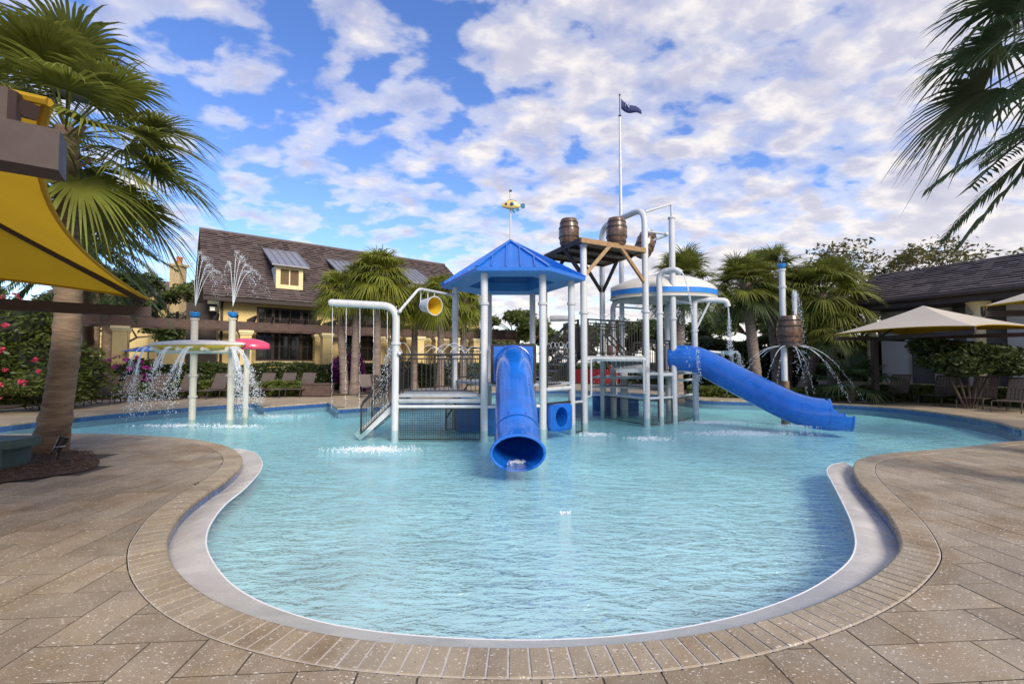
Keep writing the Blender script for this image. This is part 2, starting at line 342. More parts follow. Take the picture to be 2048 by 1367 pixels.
def resample(pts, step):
    out = [pts[0].copy()]; acc = 0.0
    for a, b in zip(pts, pts[1:]):
        d = (b-a).length; 
        while acc + d >= step:
            t = (step-acc)/d; a = a.lerp(b, t); out.append(a.copy()); d = (b-a).length; acc = 0.0
        acc += d
    return out
def fill(polys, z, name, material, parent=None):
    bm = bmesh.new(); es = []
    for poly in polys:
        vs = [bm.verts.new((p[0], p[1], z)) for p in poly]
        for i in range(len(vs)): es.append(bm.edges.new((vs[i], vs[(i+1) % len(vs)])))
    bmesh.ops.triangle_fill(bm, use_beauty=True, use_dissolve=False, edges=es)
    for f in bm.faces:
        if f.normal.z < 0: f.normal_flip()
    me = bpy.data.meshes.new(name); bm.to_mesh(me); bm.free(); me.materials.append(M[material])
    return ob(name, me, parent)
def clip_rect(poly, rect):      # Sutherland-Hodgman: any polygon against a convex counter-clockwise rectangle
    out = poly
    for i in range(len(rect)):
        a, b = rect[i], rect[(i+1) % len(rect)]; ex, ey = b[0]-a[0], b[1]-a[1]
        side = lambda p: ex*(p[1]-a[1])-ey*(p[0]-a[0])
        src, out = out, []
        for j in range(len(src)):
            p, q = src[j], src[(j+1) % len(src)]; sp_, sq = side(p), side(q)
            if sp_ >= 0: out.append(p)
            if (sp_ >= 0) != (sq >= 0):
                t = sp_/(sp_-sq); out.append((p[0]+(q[0]-p[0])*t, p[1]+(q[1]-p[1])*t))
        if not out: return []
    return out
def area(p): return abs(sum(p[i][0]*p[(i+1)%len(p)][1]-p[(i+1)%len(p)][0]*p[i][1] for i in range(len(p))))/2

# ================================================================== SETTING
# pool outline (inner edge of the coping), clockwise seen from above starting on the left peninsula
near_px = [(0,868),(120,866.5),(230,868),(330,873),(400,880),(450,891),(478,908),(480,927),(455,952),(405,985),(360,1022),(335,1062),(329,1092),(345,1135),(395,1182),(480,1224),(590,1256),(720,1279),(860,1291),(1000,1296),(1120,1294),(1260,1286),(1400,1268),(1530,1240),(1650,1201),(1745,1154),(1797,1108),(1803,1078),(1783,1034),(1745,990),(1716,957),(1708,934),(1722,917),(1770,907),(1850,900),(1940,892),(2048,881)]
near_ctl = [Vector((-14.2,8.7,0)), Vector((-12.6,9.4,0))] + [gnd(*p) for p in near_px] + [Vector((11.0,8.75,0)), Vector((12.2,8.95,0))]
near = resample(catmull(near_ctl, 0.04), 0.04)
far_px = [(2048,856),(1990,842),(1900,827),(1800,815),(1700,808),(1550,802),(1400,798)]
far_ctl = [Vector((12.9,9.4,0)), Vector((12.6,10.1,0))] + [gnd(*p) for p in far_px] + [Vector((6.9,21.5,0)), Vector((4.6,24.0,0)), Vector((1.5,24.6,0)), Vector((-1.2,23.0,0)), Vector((-3.0,19.0,0)), gnd(735,812)]
farc = resample(catmull(far_ctl, 0.1), 0.1)
notch = [gnd(735,812), gnd(676,815.5), gnd(656,803), gnd(528,812), gnd(511,803.5)]
left_ctl = [gnd(511,803.5), gnd(430,808), gnd(360,813), gnd(300,818), gnd(200,826.5), gnd(100,836.5), gnd(0,848.5), Vector((-13.0,10.3,0)), Vector((-14.2,9.4,0))]
leftc = resample(catmull(left_ctl, 0.1), 0.1)
pool = near + farc + notch[1:-1] + leftc
P2 = lambda c: [(p.x, p.y) for p in c]

ground = fill([[(-500,-200),(500,-200),(500,900),(-500,900)]], -0.75, 'ground', 'lawn'); tag(ground, kind='structure')
deck = fill([[(-24,-3),(22,-3),(22,34),(-24,34)], P2(farc+notch[1:-1]+leftc)+[(-14.6,8.7),(-14.6,-1.6),(13.1,-1.6),(13.1,8.95)]], -0.014, 'pool_deck', 'deck'); tag(deck, kind='structure')
pf = fill([P2(pool)], -0.36, 'pool_floor', 'floor'); tag(pf, kind='structure')
# wall ring below the coping
def normals(c, closed=False):
    out = []
    for i in range(len(c)):
        a, b = (c[(i-1) % len(c)], c[(i+1) % len(c)]) if closed else (c[max(0,i-1)], c[min(len(c)-1,i+1)])
        t = (b-a).normalized(); out.append(Vector((-t.y, t.x, 0)))
    return out
def inside(p, poly):
    c = False; n = len(poly)
    for i in range(n):
        a, b = poly[i], poly[i-1]
        if (a[1] > p[1]) != (b[1] > p[1]) and p[0] < (b[0]-a[0])*(p[1]-a[1])/(b[1]-a[1])+a[0]: c = not c
    return c
poly2 = P2(pool)
nn = normals(near); sgn = 1 if inside((near[200]+nn[200]*0.2)[:2], poly2) else -1   # sgn*normal points into the pool
nn = [v*sgn for v in nn]
mb = MB(); k = len(pool)
wv = [(p.x,p.y,-0.02) for p in pool]+[(p.x,p.y,-0.5) for p in pool]
mb.add(wv, [(i,(i+1)%k,k+(i+1)%k,k+i) for i in range(k)])
pw = tag(mb.build('pool_wall', 'tilegrout'), kind='structure')
# coping: bricks along the near run, one object each
cop = tag(thing('pool_coping', None, None), kind='structure')
def ribbon(c, n, a, b, z, name, material, parent=None, zb=None):
    mb = MB(); k = len(c); zb = z if zb is None else zb
    mb.add([tuple((p+v*a).xy)+(z,) for p, v in zip(c, n)]+[tuple((p+v*b).xy)+(zb,) for p, v in zip(c, n)], [(i,i+1,k+i+1,k+i) for i in range(k-1)])
    o = mb.build(name, material, parent)
    me = o.data
    for f in me.polygons:
        if f.normal.z < 0: f.flip()
    return o
ribbon(near, nn, 0.004, -0.236, -0.001, 'grout_bed', 'grout', cop)
CW = 0.232
def brick(mbx, p0, n0, p1, n1, gap=0.007, h=0.0, front=True):
    t = (p1-p0).normalized(); a, b = p0+t*gap, p1-t*gap
    prof = [(0.012,-0.06),(0.020,-0.045),(0.022,-0.022),(0.014,-0.006),(-0.004,0.004+h),(-CW+0.006,0.004+h),(-CW,-0.002),(-CW,-0.03)]
    m = len(prof); vs = [(p+n*u).to_tuple()[:2]+(z,) for p, n in ((a,n0),(b,n1)) for u, z in prof]
    mbx.add(vs, [tuple(range(m)), tuple(reversed(range(m,2*m)))]+[(i, m+i, m+(i+1)%m, (i+1)%m) for i in range(m)])
bs = resample(near, 0.105); bn_ = normals(bs); bn_ = [v*sgn for v in bn_]
seg = [(i, (bs[i]-Vector((0,0,0))).length) for i in range(len(bs)-1)]
big_b = set(i for i, d in sorted(seg, key=lambda q: q[1])[:300])
rest = MB()
for i in range(len(bs)-1):
    if i in big_b:
        m_ = MB(); brick(m_, bs[i], bn_[i], bs[i+1], bn_[i+1], h=R.uniform(-0.0015,0.0015)); o = m_.build('brick', 'coping', cop)
    else: brick(rest, bs[i], bn_[i], bs[i+1], bn_[i+1])
fc = resample(farc, 0.2); fn = normals(fc)
def toin(c, n):
    q = len(c)//2; s_ = 1 if inside((c[q]+n[q]*0.15)[:2], poly2) else -1; return [v*s_ for v in n]
fn = toin(fc, fn); lc = resample(leftc, 0.2); ln_ = toin(lc, normals(lc))
for c, n in ((fc, fn), (lc, ln_)):
    for i in range(len(c)-1): brick(rest, c[i], n[i], c[i+1], n[i+1], 0.004)
for a, b in zip(notch, notch[1:]):
    t = (b-a).normalized(); n = Vector((-t.y,t.x,0)); mid = (a+b)/2
    if not inside((mid+n*0.15)[:2], poly2): n = -n
    kk = max(1, int((b-a).length/0.2))
    for i in range(kk): brick(rest, a.lerp(b, i/kk), n, a.lerp(b, (i+1)/kk), n, 0.004)
tag(rest.build('far_bricks', 'coping', cop), kind='stuff')
# waterline tiles on the wall
tiles_rest = MB()
def tile(mbx, a, b, n, z0, z1):
    t = (b-a).normalized(); a, b = a+t*0.003, b-t*0.003; o = n*0.006
    q = [a, b, b, a]; zz = (z0, z0, z1, z1)
    mbx.add([(p.x-o.x, p.y-o.y, z) for p, z in zip(q, zz)]+[(p.x+o.x, p.y+o.y, z) for p, z in zip(q, zz)], [(0,1,2,3),(7,6,5,4),(0,4,5,1),(1,5,6,2),(2,6,7,3),(3,7,4,0)])
cnt = 0
for c, n in ((near, nn), (lc, ln_), (fc, fn)):
    s_ = resample(c, 0.15); q = toin(s_, normals(s_)) if c is not near else [v*sgn for v in normals(s_)]
    for i in range(len(s_)-1):
        p = s_[i]
        nearish = p.y < 13.5 and cnt < 290
        m_ = MB() if nearish else tiles_rest
        tile(m_, s_[i]+q[i]*0.004, s_[i+1]+q[i+1]*0.004, q[i], -0.185, -0.045)
        if nearish: m_.build('tile', 'tile', pw); cnt += 1
for a, b in zip(notch, notch[1:]):
    t = (b-a).normalized(); n = Vector((-t.y,t.x,0)); mid = (a+b)/2
    if not inside((mid+n*0.15)[:2], poly2): n = -n
    kk = max(1, int((b-a).length/0.15))
    for i in range(kk): tile(tiles_rest, a.lerp(b, i/kk)+n*0.004, a.lerp(b, (i+1)/kk)+n*0.004, n, -0.185, -0.045)
tag(tiles_rest.build('far_tiles', 'tile', pw), kind='stuff')
# sloping plaster beach between the near coping and the water's edge
lip_px = [(470,896),(505,903),(523,920),(520,941),(490,975),(450,1008),(422,1045),(412,1078),(420,1112),(455,1160),(515,1200),(610,1235),(720,1258),(850,1272),(1000,1279),(1130,1278),(1270,1268),(1400,1248),(1520,1218),(1620,1178),(1690,1130),(1711,1092),(1705,1050),(1688,1010),(1665,965),(1654,942),(1662,930),(1690,923)]
lip = resample(catmull([gnd(x, y, WZ+0.006) for x, y in lip_px], 0.03), 0.05)
j0 = min(range(len(near)), key=lambda i: (near[i].xy-lip[0].xy).length); j1 = min(range(len(near)), key=lambda i: (near[i].xy-lip[-1].xy).length)
wt = fill([P2(near[:j0-2]+lip+near[j1+3:]+farc+notch[1:-1]+leftc)], WZ, 'pool_water', 'water'); tag(wt, kind='structure')
# match each lip point with the nearest coping point ahead
mbB, mbL = MB(), MB(); prev = 0; rows = []
i0 = min(range(len(near)), key=lambda i: (near[i]-gnd(470,898)).length); i1 = min(range(len(near)), key=lambda i: (near[i]-gnd(1712,922)).length)
sub = near[i0:i1+1]; subn = nn[i0:i1+1]; ns = len(lip)
fr_front = gnd(1040,1296)
for j, p in enumerate(lip):
    fi = j/(ns-1)*(len(sub)-1)
    cand = range(max(0, int(fi-60)), min(len(sub), int(fi+60)))
    i = min(cand, key=lambda i: (sub[i].xy-p.xy).length+0.004*abs(i-fi)); i = max(i, prev); prev = i
    q = sub[i]; depth = min(1.0, max(0.0, (q.y-3.0)/1.2))                   # wall shows on the two sides, fades to a flush edge in front
    zq = -0.012 - 0.125*depth
    row = []
    for u in range(7):
        s_ = u/6; pt = Vector((q.x, q.y, 0)).lerp(Vector((p.x, p.y, 0)), s_)
        z = zq*(1-s_) + (WZ+0.008)*s_
        if depth > 0: z += 0.02*depth*sin(pi*s_)*s_
        row.append((pt.x, pt.y, z))
    rows.append(row)
for j in range(len(rows)-1):
    for u in range(6):
        a = [rows[j][u], rows[j][u+1], rows[j+1][u+1], rows[j+1][u]]; mbB.add(a, [(0,1,2,3)])
bo = mbB.build('pool_beach', 'beach', None); bm = bmesh.new(); bm.from_mesh(bo.data); bmesh.ops.remove_doubles(bm, verts=bm.verts, dist=0.0005); bmesh.ops.recalc_face_normals(bm, faces=bm.faces)
if sum(f.normal.z for f in bm.faces) < 0: bmesh.ops.reverse_faces(bm, faces=bm.faces)
bm.to_mesh(bo.data); bm.free(); bo.data.polygons.foreach_set('use_smooth', [True]*len(bo.data.polygons)); tag(bo, kind='structure')
lp2 = [Vector((p.x,p.y,0)) for p in lip]
mbL.tube([(p.x, p.y, WZ+0.002) for p in lp2], 0.009, 6); lo_ = mbL.build('lip_edge', 'lip', bo)
# pavers, 0.30 x 0.60 m laid in herringbone, cut to the coping
outer = [p-v*(CW+0.012) for p, v in zip(near, nn)]
deck_poly = P2(outer) + [(13.1,8.6),(13.1,-1.6),(-14.6,-1.6),(-14.6,8.4)]
bedp = fill([deck_poly], -0.0035, 'paver_bed', 'bed', deck)
mulch_c = [gnd(*p) for p in [(-260,900),(-120,895),(0,893),(70,893),(130,899),(180,907),(199,921),(190,935),(150,946),(80,956),(0,966),(-140,985),(-320,975)]]
mulch = resample(catmull(mulch_c+[mulch_c[0]], 0.05), 0.06)
mpoly = P2(mulch)
ring = []
cen = sum(mulch, Vector())/len(mulch)
ux, uy = Vector((cos(radians(4)), sin(radians(4)))), Vector((-sin(radians(4)), cos(radians(4))))
PW = 0.302; pav = []
def cellrect(cx, cy, wx, wy, g=0.0052):
    pts = [(cx+g, cy+g), (cx+wx-g, cy+g), (cx+wx-g, cy+wy-g), (cx+g, cy+wy-g)]
    return [tuple(ux*a+uy*b) for a, b in pts]
for i in range(-60, 60):
    for j in range(-10, 45):
        kx = (i - j) % 4
        if kx == 0: rc = cellrect(i*PW, j*PW, 2*PW, PW)
        elif kx == 3: rc = cellrect(i*PW, j*PW, PW, 2*PW)   # upright stone
        else: continue
        cx_, cy_ = sum(p[0] for p in rc)/4, sum(p[1] for p in rc)/4
        if cy_ < 0.3 or cy_ > 10.5 or cx_ > 13.4 or cx_ < -14.9: continue
        if inside((cx_, cy_), mpoly): continue
        pgs = []
        def cut_(q, lev):
            g_ = clip_rect(deck_poly, q)
            if len(g_) < 3 or area(g_) < 0.0004: return
            bad = lev < 4 and any(not inside(((g_[a][0]+g_[a-1][0])/2+1e-5, (g_[a][1]+g_[a-1][1])/2+1e-5), deck_poly) and inside(((g_[a][0]+g_[a-1][0])/2, (g_[a][1]+g_[a-1][1])/2), poly2) for a in range(len(g_)))
            if not bad: pgs.append(g_); return
            mids = [((q[a][0]+q[(a+1) % 4][0])/2, (q[a][1]+q[(a+1) % 4][1])/2) for a in range(4)]; ctr = (sum(p[0] for p in q)/4, sum(p[1] for p in q)/4)
            for a in range(4): cut_([q[a], mids[a], ctr, mids[a-1]], lev+1)
        cut_(rc, 0)
        if not pgs or sum(area(g_) for g_ in pgs) < 0.002: continue
        pav.append((sqrt(cx_**2+cy_**2), pgs))
pav.sort(key=lambda q: q[0]); rest = MB()
inview = [q for q in pav if abs(sum(p[0] for p in q[1][0])/len(q[1][0])) < 1.16*sum(p[1] for p in q[1][0])/len(q[1][0])+0.25]
chosen = set(id(q[1]) for q in inview[:300])
for n_, (d, pg) in enumerate(pav):
    zj = R.uniform(-0.0015, 0.0)
    m_ = MB() if id(pg) in chosen else rest
    for g_ in pg: m_.prism(g_, -0.034, zj)
    if m_ is not rest: m_.build('paver', 'paver', deck)
if rest.v: tag(rest.build('distant_pavers', 'paver', deck), kind='stuff')

# ================================================================== WATER PLAY
def V(*a): return Vector(a)
FLO = -0.36
def column(parent, x, y, z1, r=0.09, collars=(), material='white', cap=True, z0=FLO, name='column'):
    m = MB(); m.tube([(x,y,z0),(x,y,z1)], r, 20); c = m.build(name, material, parent, True)
    for z in collars:
        m = MB(); m.lathe((x,y,z), [(r*0.98,-0.03),(r*1.32,-0.03),(r*1.32,-0.004),(r*1.25,-0.004),(r*1.25,0.004),(r*1.32,0.004),(r*1.32,0.03),(r*0.98,0.03)], 20); m.build('flange', material, c, True)
    if cap:
        m = MB(); m.lathe((x,y,z1), [(r*1.25,-0.05),(r*1.25,0.0)], 20); m.build('cap_plate', material, c)
    return c
def arc(pts, rad=0.25, n=7):            # round the corners of a poly-line
    P = [Vector(p) for p in pts]; out = [P[0]]
    for a, b, c in zip(P, P[1:], P[2:]):
        r = min(rad, (a-b).length*0.49, (c-b).length*0.49); u, v = (a-b).normalized()*r, (c-b).normalized()*r
        for i in range(n+1):
            t = i/n; out.append((b+u)*(1-t)**2 + b*2*t*(1-t) + (b+v)*t*t)
    return out+[P[-1]]
def pipe(parent, pts, r, material='white', rad=0.25, name='pipe', n=16):
    m = MB(); m.tube(arc(pts, rad), r, n); return m.build(name, material, parent, True)
def ball(parent, p, r, material='white', name='clamp'):
    m = MB(); m.lathe(p, [(r*sin(a), -r*cos(a)) for a in [0.15+i*(pi-0.3)/8 for i in range(9)]], 12); return m.build(name, material, parent, True)
def railing(parent, a, b, h=0.92, sp_=0.105, posts=True, top_r=0.024):
    a, b = Vector(a), Vector(b); ln = (b-a).length; up = V(0,0,1)
    m = MB(); m.tube([a+up*h, b+up*h], top_r, 8); rl = m.build('railing', 'black', parent, True)
    m = MB(); m.bar(a+up*(h-0.10), b+up*(h-0.10), 0.03, 0.03); m.bar(a+up*0.07, b+up*0.07, 0.03, 0.03)
    k = max(2, int(ln/sp_))
    for i in range(1, k): p = a.lerp(b, i/k); m.bar(p+up*0.07, p+up*(h-0.10), 0.016, 0.016)
    tag(m.build('balusters', 'black', rl), kind='stuff')
    if posts:
        for p in (a, b): m = MB(); m.bar(p, p+up*(h+0.02), 0.055, 0.055); m.build('rail_post', 'black', rl)
    return rl
def mesh_panel(parent, a, b, z0, z1, pitch=0.055, slant=None):
    a, b = Vector(a), Vector(b); up = V(0,0,1); m = MB(); ln = (b-a).length; k = int(ln/pitch); sl = slant or (0, 0)
    q = lambda t, z: a.lerp(b, t)*1.0 + up*(z + sl[0]*(1-t) + sl[1]*t)
    for t in (0, 1): m.bar(q(t,z0), q(t,z1), 0.035, 0.035)
    for z in (z0, z1): m.bar(q(0,z), q(1,z), 0.03, 0.03)
    p = m.build('mesh_panel', 'black', parent)
    m = MB()
    for i in range(1, k): m.bar(q(i/k,z0), q(i/k,z1), 0.008, 0.008)
    kz = int((z1-z0)/pitch)
    for j in range(1, kz): z = z0+(z1-z0)*j/kz; m.bar(q(0,z), q(1,z), 0.007, 0.008)
    tag(m.build('wire_grid', 'black', p), kind='stuff')
    return p
def platform(parent, poly, z, t=0.07, material='grey', name='platform'):
    m = MB(); m.prism([(p[0],p[1]) for p in poly], z-t, z); return m.build(name, material, parent)
def stair(parent, top, bot, width, n=4, material='white'):
    top, bot = Vector(top), Vector(bot); d = bot-top; side = V(-d.y, d.x, 0).normalized()*width/2
    m = MB(); m.bar((top+bot)/2-side*0.9-V(0,0,0.1), (top+bot)/2+side*0.9-V(0,0,0.1), 0.05, 0.05); o = m.build('stair', material, parent)
    for s_ in (-1, 1): st = MB(); st.bar(top+side*s_, bot+side*s_, 0.05, 0.22); st.build('stringer', material, o)
    for i in range(n):
        p = top.lerp(bot, (i+0.6)/n); m = MB(); u = V(d.x, d.y, 0).normalized()
        m.bar(p-side+V(0,0,0.02), p+side+V(0,0,0.02), 0.26, 0.04); m.build('step', 'grey', o)
    return o

# ---- roofed pavilion
EZ = 3.75
def eav(px, py): d = ray(px, py); return Vector((0,0,CAMZ)) + d*((EZ-CAMZ)/d.z)
hexv = [eav(953.7,533.5), eav(1099,533.5), eav(1171,554.5), eav(1078,584.5), eav(962,584.5), eav(882.7,570)]
hc = sum(hexv, Vector())/6; apex = at(1021, 482, hc.y)
pav_o = thing('play_pavilion', 'roofed play tower with blue hexagonal metal roof on white columns in the pool', 'play tower', (hc.x, hc.y, FLO))
def H(o): return hang(o, pav_o)
class Root:                                   # collects world-space parts, hung on a thing afterwards
    pass
tmp = bpy.data.objects.new('t', None); COL.objects.link(tmp)
def rehang(root):
    for c in list(tmp.children): hang(c, root)
fl, fr_ = wat(968,860), wat(1086,858); rc_ = wat(1144,848)
cols = {'FL': fl, 'FR': fr_, 'R': rc_, 'L': at(911,569,13.0), 'BL': at(978,582,14.2), 'BR': at(1065,582,14.2)}
for k_, p in cols.items():
    column(tmp, p.x, p.y, EZ-0.03, 0.088 if k_ not in ('BL','BR') else 0.092, (at(1024, 607, p.y).z if p.y < 12 else 2.75,))
# roof: six planes with standing seams, thick fascia, open soffit ring
rf = MB()
for i in range(6):
    a, b = hexv[i], hexv[(i+1) % 6]
    rf.add([a, b, apex, a-V(0,0,0.085), b-V(0,0,0.085)], [(0,1,2),(0,3,4,1)])
roof = rf.build('roof', 'roofblue', tmp)
for i in range(6):
    a, b = hexv[i], hexv[(i+1) % 6]; mid_n = (b-a).cross(apex-a).normalized()
    if mid_n.z < 0: mid_n = -mid_n
    e = (b-a).normalized(); ap = (apex-a).dot(e); ln = (b-a).length; dv = (apex-a)-e*ap
    k_ = int(ln/0.29)
    for j in range(1, k_):
        m = MB(); s_ = ln*j/k_; t_ = s_/ap if s_ < ap else (ln-s_)/(ln-ap)
        p0 = a+e*s_; m.bar(p0+mid_n*0.015, p0+dv*t_*0.985+mid_n*0.015, 0.030, 0.06, mid_n); m.build('roof_seam', 'roofblue', roof)
    m = MB(); m.bar(a+V(0,0,0.02), apex+V(0,0,0.02), 0.10, 0.035); m.build('hip_cap', 'roofblue', roof)
sf = MB(); inn = [hc.lerp(p, 0.60) for p in hexv]
zs = EZ-0.083
for i in range(6):
    j = (i+1) % 6
    a, b, c, d = hexv[i], hexv[j], inn[j], inn[i]; sf.add([(p.x,p.y,zs) for p in (a,b,c,d)], [(3,2,1,0)])
    sf.add([(c.x,c.y,zs),(d.x,d.y,zs),(d.x,d.y,zs+0.25),(c.x,c.y,zs+0.25)], [(0,1,2,3)])
sf.build('soffit', 'soffit', tmp)
m = MB(); ia = [hc.lerp(p, 0.60) for p in hexv]; 
for i in range(6): m.add([(ia[i].x,ia[i].y,zs+0.25),(ia[(i+1)%6].x,ia[(i+1)%6].y,zs+0.25),(apex.x,apex.y,apex.z-0.12)], [(0,1,2)])
m.build('ceiling', 'deep', tmp)
# decks
PZ = 1.02
pin = [fl, fr_, rc_, cols['BR'], cols['BL'], cols['L']]
platform(tmp, pin, PZ)
lowz = 0.78
pcol = wat(790,860)
platform(tmp, [V(pcol.x,pcol.y+0.05,0), V(fl.x-0.05,fl.y+0.05,0), V(cols['L'].x,cols['L'].y,0), V(pcol.x,pcol.y+1.7,0)], lowz, 0.09, 'grey')
for z, r, px0 in ((0.60, 0.055, None), (0.47, 0.04, None)):
    pipe(tmp, [(pcol.x,pcol.y,z),(fl.x,fl.y,z)], r, 'grey' if z > .5 else 'white', name='cross_pipe')
pipe(tmp, [(fl.x,fl.y,0.47),(fr_.x,fr_.y,0.47)], 0.04, name='cross_pipe')
pipe(tmp, [(fr_.x,fr_.y,0.86),(rc_.x,rc_.y,0.86)], 0.055, name='cross_pipe'); pipe(tmp, [(fr_.x,fr_.y,0.50),(rc_.x,rc_.y,0.50)], 0.035, 'black', name='cross_pipe')
railing(tmp, (pcol.x+0.09,pcol.y,lowz), (fl.x-0.10,fl.y,lowz), 0.93)
bl2 = V(pcol.x+0.1, pcol.y+1.7, lowz); railing(tmp, bl2+V(0.55,0,0), (cols['L'].x-0.1, cols['L'].y, lowz), 0.93)
railing(tmp, (cols['L'].x-0.02,cols['L'].y+0.05,PZ), (cols['BL'].x,cols['BL'].y,PZ), 0.93)
railing(tmp, (fr_.x+0.1,fr_.y+0.03,PZ-0.1), (rc_.x-0.1,rc_.y-0.03,PZ-0.1), 0.93)
railing(tmp, (cols['BL'].x,cols['BL'].y,PZ), (cols['BR'].x,cols['BR'].y,PZ), 0.93)
mesh_panel(tmp, (pcol.x+0.08,pcol.y,0), (fl.x-0.09,fl.y,0), -0.30, 0.42)
mesh_panel(tmp, (pcol.x+1.0,pcol.y+1.5,0), (fl.x-0.3,fl.y+1.6,0), -0.30, 0.5)
m = MB(); m.box((fl.x-0.42, fl.y+1.1, 0.08), (0.72,0.06,0.75)); m.build('skirt_panel', 'deep', tmp); m = MB(); m.box((fl.x+0.25, fl.y+0.75, 0.08), (0.5,0.06,0.75)); m.build('skirt_panel', 'deep', tmp)
m = MB(); m.box((fr_.x-0.28, fr_.y+0.6, 0.08), (0.4,0.06,0.75)); m.build('skirt_panel', 'deep', tmp)
# stair on the left with a sloping mesh side
stt = V(pcol.x+0.15, pcol.y+0.55, lowz-0.05); stb = V(pcol.x-0.95, pcol.y+0.55, -0.28)
stair(tmp, stt, stb, 0.75, 4, 'white')
for dy in (-0.42, 0.42):
    a, b = stt+V(0.0,dy,0.0), stb+V(0.1,dy,0.0)
    pipe(tmp, [b+V(0,0,0.10), b+V(0,0,0.80), a+V(0,0,0.92)], 0.024, 'black', 0.12, 'handrail', 8)
    mesh_panel(tmp, (b.x,b.y,0), (a.x,a.y,0), 0.05, 0.72, 0.06, (b.z+0.05, a.z+0.02))
pipe(tmp, [(pcol.x+1.0,pcol.y+1.45,0.0),(pcol.x+2.1,pcol.y+1.45,1.72)], 0.022, 'black', 0.1, 'handrail', 8)
# tall stairs that climb from the pavilion deck to the barrel tower
sa, sb_ = V(1.62,12.75,1.72), V(0.86,12.3,1.02)
stair(tmp, sa, sb_, 0.8, 4, 'black')
for dy in (-0.4, 0.4):
    pipe(tmp, [sb_+V(0,dy,0.0), sb_+V(0,dy,0.85), sa+V(0,dy,0.95), sa+V(0.05,dy,0)], 0.024, 'black', 0.12, 'handrail', 8)
    for i in range(1, 8): 
        p = sb_.lerp(sa, i/8); 
    m = MB()
    for i in range(1, 8): p = sb_.lerp(sa, i/8)+V(0,dy,0); m.bar(p+V(0,0,0.05), p+V(0,0,0.88), 0.016, 0.016)
    tag(m.build('balusters', 'black', tmp), kind='stuff')
rehang(pav_o)

# ---- slides
def slide(name, label, path, r, exit_len, mat_='blue', flare=0.0, seams=(), cut=None, squash=1.0):
    P = catmull([Vector(p) for p in path], 0.08)
    t = thing(name, label, 'slide', (P[-1].x, P[-1].y, FLO))
    o = MB(); n = 32; k_ = len(P)
    # open tube with wall thickness
    def ringpts(p, tg, rr, x0):
        x = tg.cross(V(0,0,1)).normalized(); y = x.cross(tg); return [p+(x*cos(2*pi*j/n)+y*sin(2*pi*j/n)*x0)*rr for j in range(n)]
    tg = [(P[min(i+1,k_-1)]-P[max(i-1,0)]).normalized() for i in range(k_)]
    ln = [0]; 
    for i in range(1, k_): ln.append(ln[-1]+(P[i]-P[i-1]).length)
    outer_, inner_ = [], []
    for i in range(k_):
        f = max(0, 1-(ln[-1]-ln[i])/0.35); rr = r*(1+flare*f*f)
        sq_ = 1-(1-squash)*max(0, 1-(ln[-1]-ln[i])/0.9)**1.3; outer_.append(ringpts(P[i], tg[i], rr, sq_)); inner_.append(ringpts(P[i], tg[i], rr-0.018, sq_))
    vs = [p for rg in outer_ for p in rg]+[p for rg in inner_ for p in rg]; fs = []; B = k_*n
    def keep(i, j):                      # j angle: 0.25 turn = top
        if cut is None: return True
        s_ = ln[-1]-ln[i]; a = 2*pi*(j+0.5)/n
        if s_ > cut: return True
        lim = -0.05 + 1.05*max(0,(s_-cut*0.45)/(cut*0.55))**2
        return sin(a) < lim
    for i in range(k_-1):
        for j in range(n):
            if not keep(i, j): continue
            j2 = (j+1) % n
            fs.append((i*n+j, (i+1)*n+j, (i+1)*n+j2, i*n+j2)); fs.append((B+i*n+j, B+i*n+j2, B+(i+1)*n+j2, B+(i+1)*n+j))
    for j in range(n):
        if keep(k_-2, j): j2 = (j+1) % n; e = (k_-1)*n; fs.append((e+j, B+e+j, B+e+j2, e+j2))
    o.add(vs, fs); hang(o.build('tube', mat_, None, True), t)
    for s_ in seams:
        i = min(range(k_), key=lambda i: abs(ln[i]-s_)); m = MB(); a, b = P[i]-tg[i]*0.022, P[i]+tg[i]*0.022
        m.tube([a-tg[i]*0.001, a, b, b+tg[i]*0.001], [r*1.002, r*1.014, r*1.014, r*1.002], 32, False); hang(m.build('joint_ring', mat_, None, True), t)
        m = MB()
        x = tg[i].cross(V(0,0,1)).normalized(); y = x.cross(tg[i])
        for q in range(8): ang = q*pi/4+0.39; m.drop(P[i]-tg[i]*0.05+(x*cos(ang)+y*sin(ang))*(r+0.004), 0.012)
        tag(hang(m.build('bolts', 'hoop', None), t), kind='stuff')
    if flare or cut:
        i = k_-1; m = MB(); rr = r*(1+flare); x = tg[i].cross(V(0,0,1)).normalized(); y = x.cross(tg[i]); a0, a1 = (0, 2*pi) if cut is None else (pi*0.985, 2.015*pi)
        m.tube([P[i]+(x*cos(a0+(a1-a0)*q/32)+y*sin(a0+(a1-a0)*q/32)*squash)*(rr-0.006) for q in range(33)], 0.024, 8); hang(m.build('rim', mat_, None, True), t)
    return t, P
s1, P1 = slide('tube_slide', 'straight blue tube slide running from the roofed pavilion toward the viewer', [(0.03,10.95,1.50),(0.03,10.6,1.50),(0.035,10.25,1.44),(0.05,9.5,1.15),(0.08,8.3,0.56),(0.088,7.7,0.27),(0.093,7.12,0.13)], 0.385, 0, flare=0.10, squash=0.70, seams=(0.75, 3.35))
m = MB(); n_ = 24; yq = 10.72                      # square entry panel with round opening
z0_, z1_ = at(1024,763,yq).z, at(1024,692,yq).z; x0_, x1_ = at(987,720,yq).x, at(1067,720,yq).x
m.box(((x0_+x1_)/2, yq, (z0_+z1_)/2), (x1_-x0_, 0.05, z1_-z0_)); hang(m.build('entry_panel', 'blue', None), s1)
m = MB(); cx_, cz_ = 0.032, 1.48
